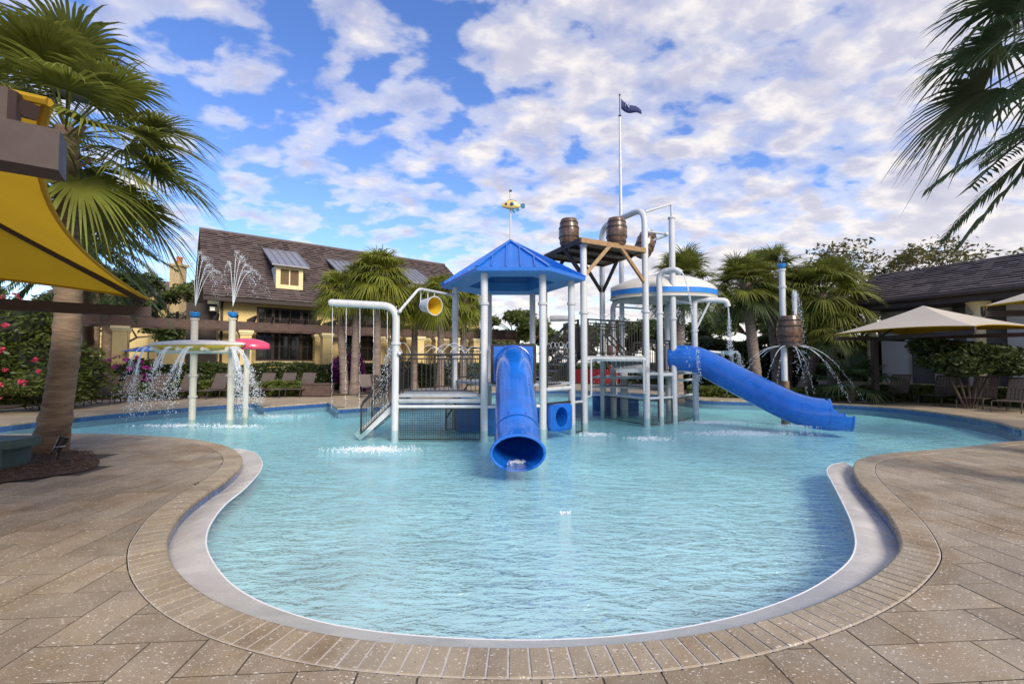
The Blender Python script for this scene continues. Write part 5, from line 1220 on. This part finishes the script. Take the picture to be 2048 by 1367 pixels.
# --- shrubs and hedges
bush('tall oleander bush with pink flowers left of the leaning palm', (at(30,690,15.0).x,15.0,1.95), (3.0,1.6,2.1), 'leafh', 19000, 0.085, 3, 'pinkf', 22, lumps=16)
bush('low flowering shrub with red pink blossoms at the oleander foot', (at(15,770,13.6).x,13.6,0.62), (1.6,0.8,0.62), 'leafh', 5200, 0.07, 4, 'pinkf', 6, lumps=8)
bush('magenta bougainvillea below the cream pergola pillar', (at(262,735,20.6).x,20.6,0.9), (1.6,0.9,1.05), 'leafd', 5200, 0.08, 5, 'purp', 46, lumps=9)
bush('violet bougainvillea climbing behind the slim palms', (at(702,735,22.9).x,22.9,1.1), (0.95,0.6,1.35), 'purpd', 4200, 0.075, 6, 'purpd', 8, lumps=9)
bush('round dark shrub tree with bare stems before the bath house', (at(1935,713,15.2).x,15.2,1.72), (1.7,1.2,0.72), 'leafd', 12000, 0.085, 7, lumps=15)
for q in range(5):
    c = at(1935,713,15.2); m = MB(); m.tube([(c.x-0.15+0.08*q,15.2,0.0),(c.x-0.5+0.25*q,15.2,0.75),(c.x-0.8+0.4*q,15.2,1.4)], [0.045,0.03,0.02], 6); o = m.build('stem', 'bark', None); hang(o, bpy.data.objects['shrub.004'])
hd = lambda px0, d: V(at(px0,700,d).x, d, 0)
hedge('clipped hedge behind the strap loungers left of the spray boat', [hd(-80,15.5), hd(60,17.0), hd(180,19.0), hd(420,20.6), hd(600,20.8)], 0.9, 0.62, 'leafh', 900, 0.075, 1)
hedge('taller dark hedge below the pergola and clubhouse windows', [hd(120,21.5), hd(430,23.0), hd(600,24.0), hd(820,27.0), hd(980,31.0)], 1.2, 1.35, 'leafd', 900, 0.09, 2)
hedge('low planting along the deck behind the long slide', [hd(1385,21.0), hd(1560,19.4), hd(1725,18.9)], 1.6, 0.40, 'leafh', 900, 0.08, 3)
hedge('low hedge behind the right hand loungers', [hd(1725,19.3), hd(1860,17.6), hd(2100,15.2)], 0.8, 0.55, 'leafh', 1000, 0.07, 4)
hedge('dark background shrubs between the sabal trunks', [hd(1360,26.0), hd(1560,24.5), hd(1790,23.5)], 2.2, 2.6, 'leafd', 1500, 0.12, 5)
hedge('far clipped hedge beyond the pool centre', [hd(900,31), hd(1100,33), hd(1390,30)], 1.5, 1.25, 'leafd', 500, 0.13, 6)
# raised planting soil
soil = fill([[(x.x,x.y) for x in [hd(1385,20.3), hd(1560,18.8), hd(1740,18.2), hd(1900,16.8), hd(2150,14.6)]]+[(30,14),(30,30),(7,30)]], 0.02, 'planting_bed', 'soil'); tag(soil, kind='structure')
soil2 = fill([[(x.x,x.y) for x in [hd(-120,14.0), hd(30,15.2), hd(180,18.3), hd(420,19.9), hd(610,20.1)]]+[(-6,22),(-6,34),(-30,34),(-30,14)]], 0.02, 'planting_bed', 'soil'); tag(soil2, kind='structure')
# mulch bed with chips
mo = fill([mpoly], 0.012, 'mulch_bed', 'mulch'); tag(mo, kind='structure')
for mt, n in (('mulch',1500),('mulch2',700)):
    m = MB(); r = random.Random(len(mt)); xs = [p[0] for p in mpoly]; ys = [p[1] for p in mpoly]; i = 0
    while i < n:
        x, y = r.uniform(min(xs),max(xs)), r.uniform(min(ys),max(ys))
        if not inside((x,y), mpoly): continue
        a = r.uniform(0,pi); d = V(cos(a),sin(a),r.uniform(-.3,.3)); c = V(x,y,0.02+r.uniform(0,0.025)); ln = r.uniform(0.02,0.06); m.bar(c-d*ln/2, c+d*ln/2, r.uniform(0.01,0.022), 0.006); i += 1
    tag(m.build('mulch_chips', mt, mo), kind='stuff')

# ================================================================== SHADES
def hip_canopy(t, corners, apex_, sag, mats, gap=0.0, n=12):
    for li, mt in enumerate(mats):
        m = MB(); off = V(0,0,-0.02*li)
        for i in range(4):
            a, b = corners[i], corners[(i+1) % 4]; inw = ((apex_-(a+b)/2)); inw.z = 0; inw.normalize(); o = len(m.v)
            for u in range(n+1):
                e = a.lerp(b, u/n)+inw*sag*4*(u/n)*(1-u/n)+V(0,0,sag*0.35*4*(u/n)*(1-u/n))
                for v in range(n+1):
                    f = v/n; p = e.lerp(apex_, f); p = p-V(0,0,0.35*f*(1-f)*sag*2)+off; m.v.append(tuple(p))
            w_ = n+1; m.f += [(o+u*w_+v, o+(u+1)*w_+v, o+(u+1)*w_+v+1, o+u*w_+v+1) for u in range(n) for v in range(n)]
        hang(m.build(['canopy','canopy_lining'][li], mt, None, True), t)
    m = MB()
    for i in range(4):
        a, b = corners[i], corners[(i+1) % 4]; inw = ((apex_-(a+b)/2)); inw.z = 0; inw.normalize()
        m = MB(); m.tube([a.lerp(b,u/16)+inw*sag*4*(u/16)*(1-u/16)+V(0,0,sag*0.35*4*(u/16)*(1-u/16)-0.01) for u in range(17)], 0.018, 6); hang(m.build('hem', mats[-1], None, True), t)
# left foreground shade
zc_ = 2.62
Cf = at(296,598,7.6); Cn = at(96,196,1.78); zc_ = (Cf.z+Cn.z)/2; Cf.z = zc_; Cn.z = zc_
ue = (Cf-Cn); ue.z = 0; el = ue.length; ue.normalize(); ve = V(-ue.y, ue.x, 0)
if ve.x > 0: ve = -ve
WD = 5.6
lc_ = [Cn, Cf, Cf+ve*WD, Cn+ve*WD]; apx = (Cn+Cf)/2+ve*WD/2+V(0,0,1.45)
sh = thing('shade_canopy', 'yellow fabric shade canopy on brown steel beams over the near left deck', 'shade', (apx.x,apx.y,0))
hip_canopy(sh, lc_, apx, 0.42, ['canvas_y'], n=16)
for c in (Cn, Cf):
    m = MB(); m.bar(c+V(0,0,-0.22)-ve*0.05, c+ve*WD+V(0,0,-0.22), 0.15, 0.16); hang(m.build('beam', 'brownsteel', None), sh)
    m = MB(); m.tube([c+V(0,0,-0.2)+ve*0.12, c+V(0,0,-0.01)+ve*0.12], 0.05, 12); hang(m.build('corner_post', 'brownsteel', None), sh)
    m = MB(); m.bar(c+ve*0.05+V(0,0,-0.06), apx-V(0,0,0.09), 0.06, 0.06); hang(m.build('hip_rafter', 'brownsteel', None), sh)
    m = MB(); m.bar(c+ve*WD+V(0,0,-0.06), apx-V(0,0,0.09), 0.06, 0.06); hang(m.build('hip_rafter', 'brownsteel', None), sh)
mpost = Cf.lerp(Cn,0.5)+ve*WD*0.92
m = MB(); m.bar(Cn+ve*WD*0.92+V(0,0,-0.22), Cf+ve*WD*0.92+V(0,0,-0.22), 0.15, 0.16); hang(m.build('spine_beam', 'brownsteel', None), sh)
for f in (0.15, 0.85): p = Cn.lerp(Cf,f)+ve*WD*0.92; m = MB(); m.bar((p.x,p.y,0), (p.x,p.y,zc_-0.2), 0.2, 0.2); hang(m.build('post', 'brownsteel', None), sh)
# right shades
def right_shade(label, corners, apx, post, name='shade_canopy'):
    t = thing(name, label, 'shade', (post.x,post.y,0)); hip_canopy(t, corners, apx, 0.30, ['canvas_w','canvas_y'])
    m = MB(); m.bar((post.x,post.y,0),(post.x,post.y,min(c.z for c in corners)-0.12), 0.17, 0.17); hang(m.build('post', 'brownsteel', None), t)
    for c in corners:
        m = MB(); m.bar(c+V(0,0,-0.17), V(post.x,post.y,c.z-0.17), 0.10, 0.13); hang(m.build('arm', 'brownsteel', None), t)
        m = MB(); m.bar(c+V(0,0,-0.2), c-V(0,0,0.01), 0.06, 0.06); hang(m.build('corner_post', 'brownsteel', None), t)
    m = MB(); m.bar(V(post.x,post.y,apx.z-1.3), apx-V(0,0,0.06), 0.06, 0.06); hang(m.build('king_post', 'brownsteel', None), t)
    return t
zr_ = 2.45
A = at(1669,668,17.0); A.z = zr_; B = at(1948,640,10.6); B.z = zr_; dAB = V(B.x-A.x,B.y-A.y,0); nAB = V(-dAB.y, dAB.x, 0).normalized()
if nAB.x < 0: nAB = -nAB
C, D = B+nAB*4.0, A+nAB*4.0; ap = (A+C)/2; ap.z = zr_+1.15
A = at(1669,668,17.0); B = at(1948,641,13.0); B.z = A.z; dAB = V(B.x-A.x,B.y-A.y,0); nAB = V(-dAB.y, dAB.x, 0).normalized(); nAB = nAB if nAB.x > 0 else -nAB
C, D = B+nAB*3.6, A+nAB*3.6; ap = at(1846,611,16.6)
right_shade('beige shade canopy with yellow lining over the loungers left of the shrub tree', [A,B,C,D], ap, V(at(1750,740,16.9).x,16.9,0))
A2 = at(1966,612,10.2); dA = dAB.normalized(); nA = nAB
B2 = A2-V(-dA.x,-dA.y,0)*3.6; C2 = B2+nA*3.6; D2 = A2+nA*3.6
right_shade('beige shade canopy with thick brown beam at the far right deck', [A2,B2,C2,D2], (A2+C2)/2+V(0,0,1.1), V((D2.x+C2.x)/2,(D2.y+C2.y)/2,0))
A3 = at(1362,697,26.5); B3 = at(1452,697,25.0); C3 = V(at(1492,697,28.0).x,28.0,B3.z); D3 = V(at(1400,697,29.0).x,29.0,B3.z); A3.z = B3.z
right_shade('small distant beige shade behind the blue slide', [A3,B3,C3,D3], at(1414,672,27.0), V(at(1420,700,27).x,27,0))

# ================================================================== FURNITURE
def lounger():
    t = thing('lounge_chair', '', 'lounge chair')
    for s_ in (-1,1):
        m = MB(); m.tube(arc([(s_*0.32,-0.95,0.0),(s_*0.32,-0.90,0.33),(s_*0.32,0.32,0.33)],0.08,4), 0.017, 6); m.build('side_rail', 'chair', t, True)
        m = MB(); m.tube([(s_*0.30,0.25,0.34),(s_*0.30,0.62,1.02)], 0.016, 6); m.build('back_rail', 'chair', t)
        m = MB(); m.tube(arc([(s_*0.32,0.30,0.33),(s_*0.33,0.34,0.0),(s_*0.33,0.62,0.0),(s_*0.32,0.62,0.33)],0.05,3), 0.015, 6); m.build('leg', 'chair', t, True)
    m = MB(); m.tube([(-0.30,0.62,1.02),(0.30,0.62,1.02)], 0.016, 6); m.build('top_rail', 'chair', t)
    bk_ = MB()
    for i in range(9): f = (i+0.5)/9; bk_.bar((-0.3,0.25+0.37*f,0.36+0.66*f),(0.3,0.25+0.37*f,0.36+0.66*f),0.008,0.052,(0,0.37,0.66))
    for i in range(7): x = -0.26+0.52*i/6; bk_.bar((x,0.245,0.36),(x,0.605,1.0),0.055,0.008,(0,0,1))
    tag(bk_.build('back_straps', 'strap', t), kind='stuff')
    ss = MB()
    for i in range(15): y = -0.86+i*0.078; ss.box((0,y,0.34),(0.62,0.055,0.012))
    tag(ss.build('seat_straps', 'strap', t), kind='stuff')
    return t
proto = lounger(); used = False
def place(p, rz, label, group):
    global used
    o = proto if not used else copytree(proto); used = True
    o.location = (p.x,p.y,0.0); o.rotation_euler = (0,0,rz); tag(o, label, 'lounge chair', group)
LL = ['brown strap lounger half hidden by the leaning palm trunk','brown strap lounger standing free between palm trunk and bougainvillea','brown strap lounger below the magenta bougainvillea','brown strap lounger behind the falling water of the yellow boat','brown strap lounger between the two ivory spray posts','brown strap lounger behind the ivory post under the pink dome','brown strap lounger behind the splash of the pink dome','brown strap lounger second from the dark planter box','brown strap lounger next to the dark planter box']
for lab, (px0, py0) in zip(LL, ((150,812),(203,808.5),(268,804.5),(332,801),(400,798),(456,796.5),(501,795.5),(546,795),(588,794))):
    p = gnd(px0,py0); place(p+V(0,0.85,0), radians(-8)+atan2(p.x,p.y)*-0.25, lab, 'loungers on the left deck')
RL = ['brown strap lounger beside the brown shade post','brown strap lounger between shade post and shrub tree','brown strap lounger in front of the shrub tree stems','brown strap lounger beyond the shrub tree away from the shade post']
for lab, (px0, py0) in zip(RL, ((1768,803),(1860,808),(1938,815),(2010,823))):
    p = gnd(px0,py0); place(p+V(0.55,0.15,0), radians(-62), lab, 'loungers on the right deck')
pb_ = thing('planter_box', 'dark brown wooden planter box between lounger and slim palm', 'planter', gnd(630,793))
c = gnd(630,793); m = MB(); m.box((c.x,c.y+0.3,0.28),(1.22,0.5,0.5)); hang(m.build('box', 'wood', None), pb_); m = MB(); m.box((c.x,c.y+0.3,0.55),(1.28,0.56,0.05)); hang(m.build('lid', 'wood', None), pb_)
def cafe(px0, d, rz, lab):
    p = at(px0,700,d); t = thing('cafe_chair', lab, 'chair', (p.x,p.y,0), rz, 'cafe chairs behind the stair')
    for sx in (-.22,.22):
        for sy in (-.2,.2): m = MB(); m.tube([(sx*1.15,sy*1.15,0),(sx,sy,0.43)],0.014,6); m.build('leg','black',t)
    m = MB(); m.prism([(.24*cos(a),.24*sin(a)) for a in [i*pi/8 for i in range(16)]],0.43,0.46); m.build('seat','strap',t)
    m = MB(); m.add([(-.24,.22,.46),(.24,.22,.46),(.28,.30,.98),(-.28,.30,.98),(-.24,.25,.46),(.24,.25,.46),(.28,.33,.98),(-.28,.33,.98)],[(0,1,2,3),(7,6,5,4),(0,3,7,4),(1,5,6,2),(2,6,7,3)]); m.build('backrest','strap',t)
cafe(735,19.6,0.5,'brown cafe chair behind the pavilion stair'); cafe(762,19.2,2.6,'brown cafe chair behind the pavilion stair'); cafe(775,20.2,-0.6,'brown cafe chair behind the pavilion stair')
um = thing('umbrella', 'small blue patio umbrella behind the yellow boat', 'umbrella', V(at(297,700,21).x,21,0)); zt = at(297,694,21).z
m = MB(); m.lathe((0,0,zt), [(0.95,-0.20),(0.92,-0.17),(0.45,-0.02),(0.03,0.08)], 8); m.f = [f for f in m.f if len(f) == 4]; m.build('canopy', 'blue', um); m = MB(); m.tube([(0,0,0),(0,0,zt+0.1)],0.025,8); m.build('pole','white',um)
bn_o = thing('stone_bench', 'dark green bench end standing in the mulch beside the leaning palm', 'bench', gnd(-20,938)); c = gnd(-20,938)
m = MB(); m.prism([(c.x-0.9,c.y-0.12),(c.x+0.30,c.y-0.12),(c.x+0.36,c.y-0.06),(c.x+0.36,c.y+0.34),(c.x+0.30,c.y+0.40),(c.x-0.9,c.y+0.40)],0.30,0.42); hang(m.build('seat','green',None),bn_o)
m = MB(); m.box((c.x+0.05,c.y+0.14,0.15),(0.36,0.40,0.30)); hang(m.build('support','green',None),bn_o)
m = MB(); m.box((c.x-0.7,c.y+0.14,0.15),(0.36,0.40,0.30)); hang(m.build('support','green',None),bn_o)
sp0 = gnd(113,918); spt = thing('spotlight', 'small black garden spotlight at the foot of the leaning palm', 'lamp', sp0)
m = MB(); m.tube([sp0, sp0+V(0.02,0.02,0.14)], 0.02, 8); hang(m.build('stake','black',None),spt)
m = MB(); m.tube([sp0+V(0.0,-0.02,0.12), sp0+V(0.03,0.03,0.25), sp0+V(0.05,0.06,0.34)], [0.045,0.06,0.075], 12); hang(m.build('lamp_head','black',None,True),spt)
m = MB(); m.lathe(sp0+V(0.025,0.02,0.2),[(0.066,-0.012),(0.072,0),(0.066,0.012)],12); hang(m.build('ring','metalroof',None,True),spt)

# ================================================================== MOVING WATER
G9 = 9.8
def jet(m, p, v, tmax, r, n=120, r0=0.008, breakup=0.35, spread=0.25, size=0.013):
    p, v = Vector(p), Vector(v); pts = []
    for i in range(16):
        t = tmax*breakup*i/15; pts.append(p+v*t-V(0,0,0.5*G9*t*t))
    m.tube(pts, [r0*(1-0.4*i/15) for i in range(16)], 5)
    for _ in range(int(n*1.4)):
        t = tmax*(breakup*0.7+(1-breakup*0.7)*r.random()); q = p+v*t-V(0,0,0.5*G9*t*t); s_ = spread*max(0,(t/tmax-breakup*0.6))
        q += V(r.gauss(0,s_*0.3),r.gauss(0,s_*0.3),r.gauss(0,s_*0.25))
        if q.z > WZ: m.drop(q, size*0.82*r.uniform(0.35,1.1))
def spray(label, m, name='water_spray'):
    o = m.build(name, 'drop', None, True); tag(o, label, 'water', None, 'stuff'); return o
r = random.Random(99)
for p, px0 in ((pa,388),(pb,466)):
    zt = at(px0,612,pa.y).z; m = MB()
    for vx, vy, vz, n in ((0.12,0,5.55,90),(0.35,0.1,5.3,130),(0.80,-0.1,4.8,150),(-0.35,0.1,5.0,110),(0.55,0.25,4.5,130),(1.1,0.1,4.5,110)): jet(m, (p.x,p.y,zt), (vx,vy,vz), 0.78 if vz > 5 else 0.85, r, n, 0.009, 0.5, 0.30, 0.012)
    spray('fountain jets leaping from a blue cup', m)
m = MB()
for q, (x, vx, vy) in enumerate(((bxl+0.18,-0.45,-0.55),(bxl+0.85,-0.25,-1.0),(bxl+1.45,-0.5,-0.9),(bxr-0.15,1.0,-0.7),(bxr-0.1,1.5,-0.4),(bxr-0.12,0.7,-0.2))):
    for _ in range(4): jet(m, (x+r.uniform(-.04,.04),pa.y-0.48,bz-0.03), (vx+r.uniform(-.25,.25),vy+r.uniform(-.2,.2),r.uniform(-0.2,0.6)), 0.60, r, 150, 0.017, 0.62, 0.50, 0.015)
spray('white water spilling from the yellow boat nozzles', m)
m = MB()
for q in range(5):
    x = tl.x+0.02+q*0.33
    for i in range(70): t = i/70; z = tl.z-0.1-t*2.45; m.drop((x+0.01*sin(i)+0.02*t, pcol.y+0.0, z), 0.006+0.009*t*r.random())
    m.tube([(x,pcol.y,tl.z-0.08),(x+0.01,pcol.y,tl.z-0.95)], 0.006, 5)
spray('thin water strings falling from the white arch pipe', m)
m = MB(); zr1 = lowz+0.97
for q in range(11): x = pcol.x+0.15+q*0.19; jet(m, (x,pcol.y+0.05,zr1), (r.uniform(0.7,1.3)*(-1 if q < 2 else 1),r.uniform(0.3,1.2),1.9+r.uniform(-.3,.35)), 0.62, r, 70, 0.006, 0.62, 0.30, 0.010)
for q in range(3): jet(m, (pcol.x-0.02,pcol.y,zr1+0.25), (-0.85+0.2*q,0.1,-0.1), 0.62, r, 110, 0.006, 0.1, 0.22, 0.012)
spray('arching jets over the low platform rail', m)
m = MB()
for q in range(9): f = q/8; p = c1.lerp(c2, 0.08+0.84*f); jet(m, (p.x,p.y+0.05,UZ+0.99), (-0.9+r.uniform(-.2,.2),0.9,2.0+r.uniform(-.3,.3)), 0.6, r, 30, 0.0045, 0.7, 0.2, 0.008)
for q in range(7): f = q/6; p = fr_.lerp(rc_, 0.1+0.8*f); jet(m, (p.x,p.y+0.05,PZ+0.85), (0.5,0.3,1.7+r.uniform(-.2,.2)), 0.5, r, 24, 0.004, 0.75, 0.2, 0.008)
spray('fine jets over the upper deck rails', m)
m = MB(); s0p = at(1362,546,13.25)
for _ in range(3): jet(m, s0p, (0.42+r.uniform(-.03,.03),-0.5,0.1), 0.82, r, 150, 0.022, 0.42, 0.16, 0.016)
for q in range(170): p = at(1352,640,13.0); t = r.random(); m.drop((p.x+0.5*t+r.gauss(0,.05),p.y,3.0-3*t*t+r.gauss(0,.05)), 0.013*r.uniform(.4,1))
spray('stream falling from the hooked spout pipe', m)
m = MB(); s1p = at(1456,613,14.0)
for _ in range(3): jet(m, s1p, (0.12,0.1,-0.3), 0.52, r, 200, 0.03, 0.35, 0.22, 0.017)
b0 = at(1458,703,15.6)
for q in range(26): a = q*0.9; jet(m, b0+V(0.25*cos(a),0.25*sin(a),0.02), (0.7*cos(a)*r.uniform(.2,1),0.4*sin(a),0.15), 0.42, r, 40, 0.005, 0.3, 0.3, 0.013)
spray('stream pouring from the boat canopy spout into the bowl', m)
m = MB(); zb_ = at(1569,693,13.6).z
for q in range(10): a = q*2*pi/10+0.12; jet(m, (bp.x+0.1+0.15*cos(a),bp.y-0.1+0.15*sin(a),zb_), (2.75*cos(a),2.0*sin(a),0.55), 0.62, r, 75, 0.009, 0.5, 0.10, 0.012)
pz_ = at(1577,585,13.6).z
for q in range(10): jet(m, (bp.x+0.2,bp.y-0.2,pz_), (r.uniform(-.25,.35),r.uniform(-.5,0),r.uniform(0,0.9)), 0.75, r, 60, 0.01, 0.15, 0.18, 0.014)
for q in range(6): jet(m, (bp.x,bp.y,at(1566,524,13.6).z), (r.uniform(-.4,.4),r.uniform(-.3,.3),r.uniform(1.6,2.5)), 0.5, r, 25, 0.006, 0.3, 0.2, 0.009)
spray('jets fanning out of the brown barrel on the spray post', m)
m = MB()
for q in range(12): p = fx0.lerp(fx1, 0.05+0.9*q/11); jet(m, (p.x,p.y,fx0.z-0.03), (0,-0.1,0), 0.5, r, 22, 0.003, 0.3, 0.10, 0.008)
spray('light shower under the square sprinkler frame', m)
m = MB()
for px0, py0, rx, ry, n in ((745,898,0.75,0.22,900),(1425,844,1.0,0.25,600),(1480,866,1.3,0.30,900),(1300,876,0.5,0.2,260),(1190,868,0.4,0.2,250),(1610,850,0.9,0.2,400),(470,852,0.9,0.2,350),(350,850,1.2,0.25,350),(540,832,1.4,0.4,300),(1037,922,0.30,0.10,260),(1130,1025,0.10,0.04,40)):
    c = wat(px0,py0)
    for _ in range(n): m.drop((c.x+r.gauss(0,rx*0.45),c.y+r.gauss(0,ry*0.7),WZ+r.uniform(-0.006,0.006)), r.uniform(0.005,0.016))
spray('white foam where falling water hits the pool', m, 'foam')
bpy.data.objects.remove(tmp)
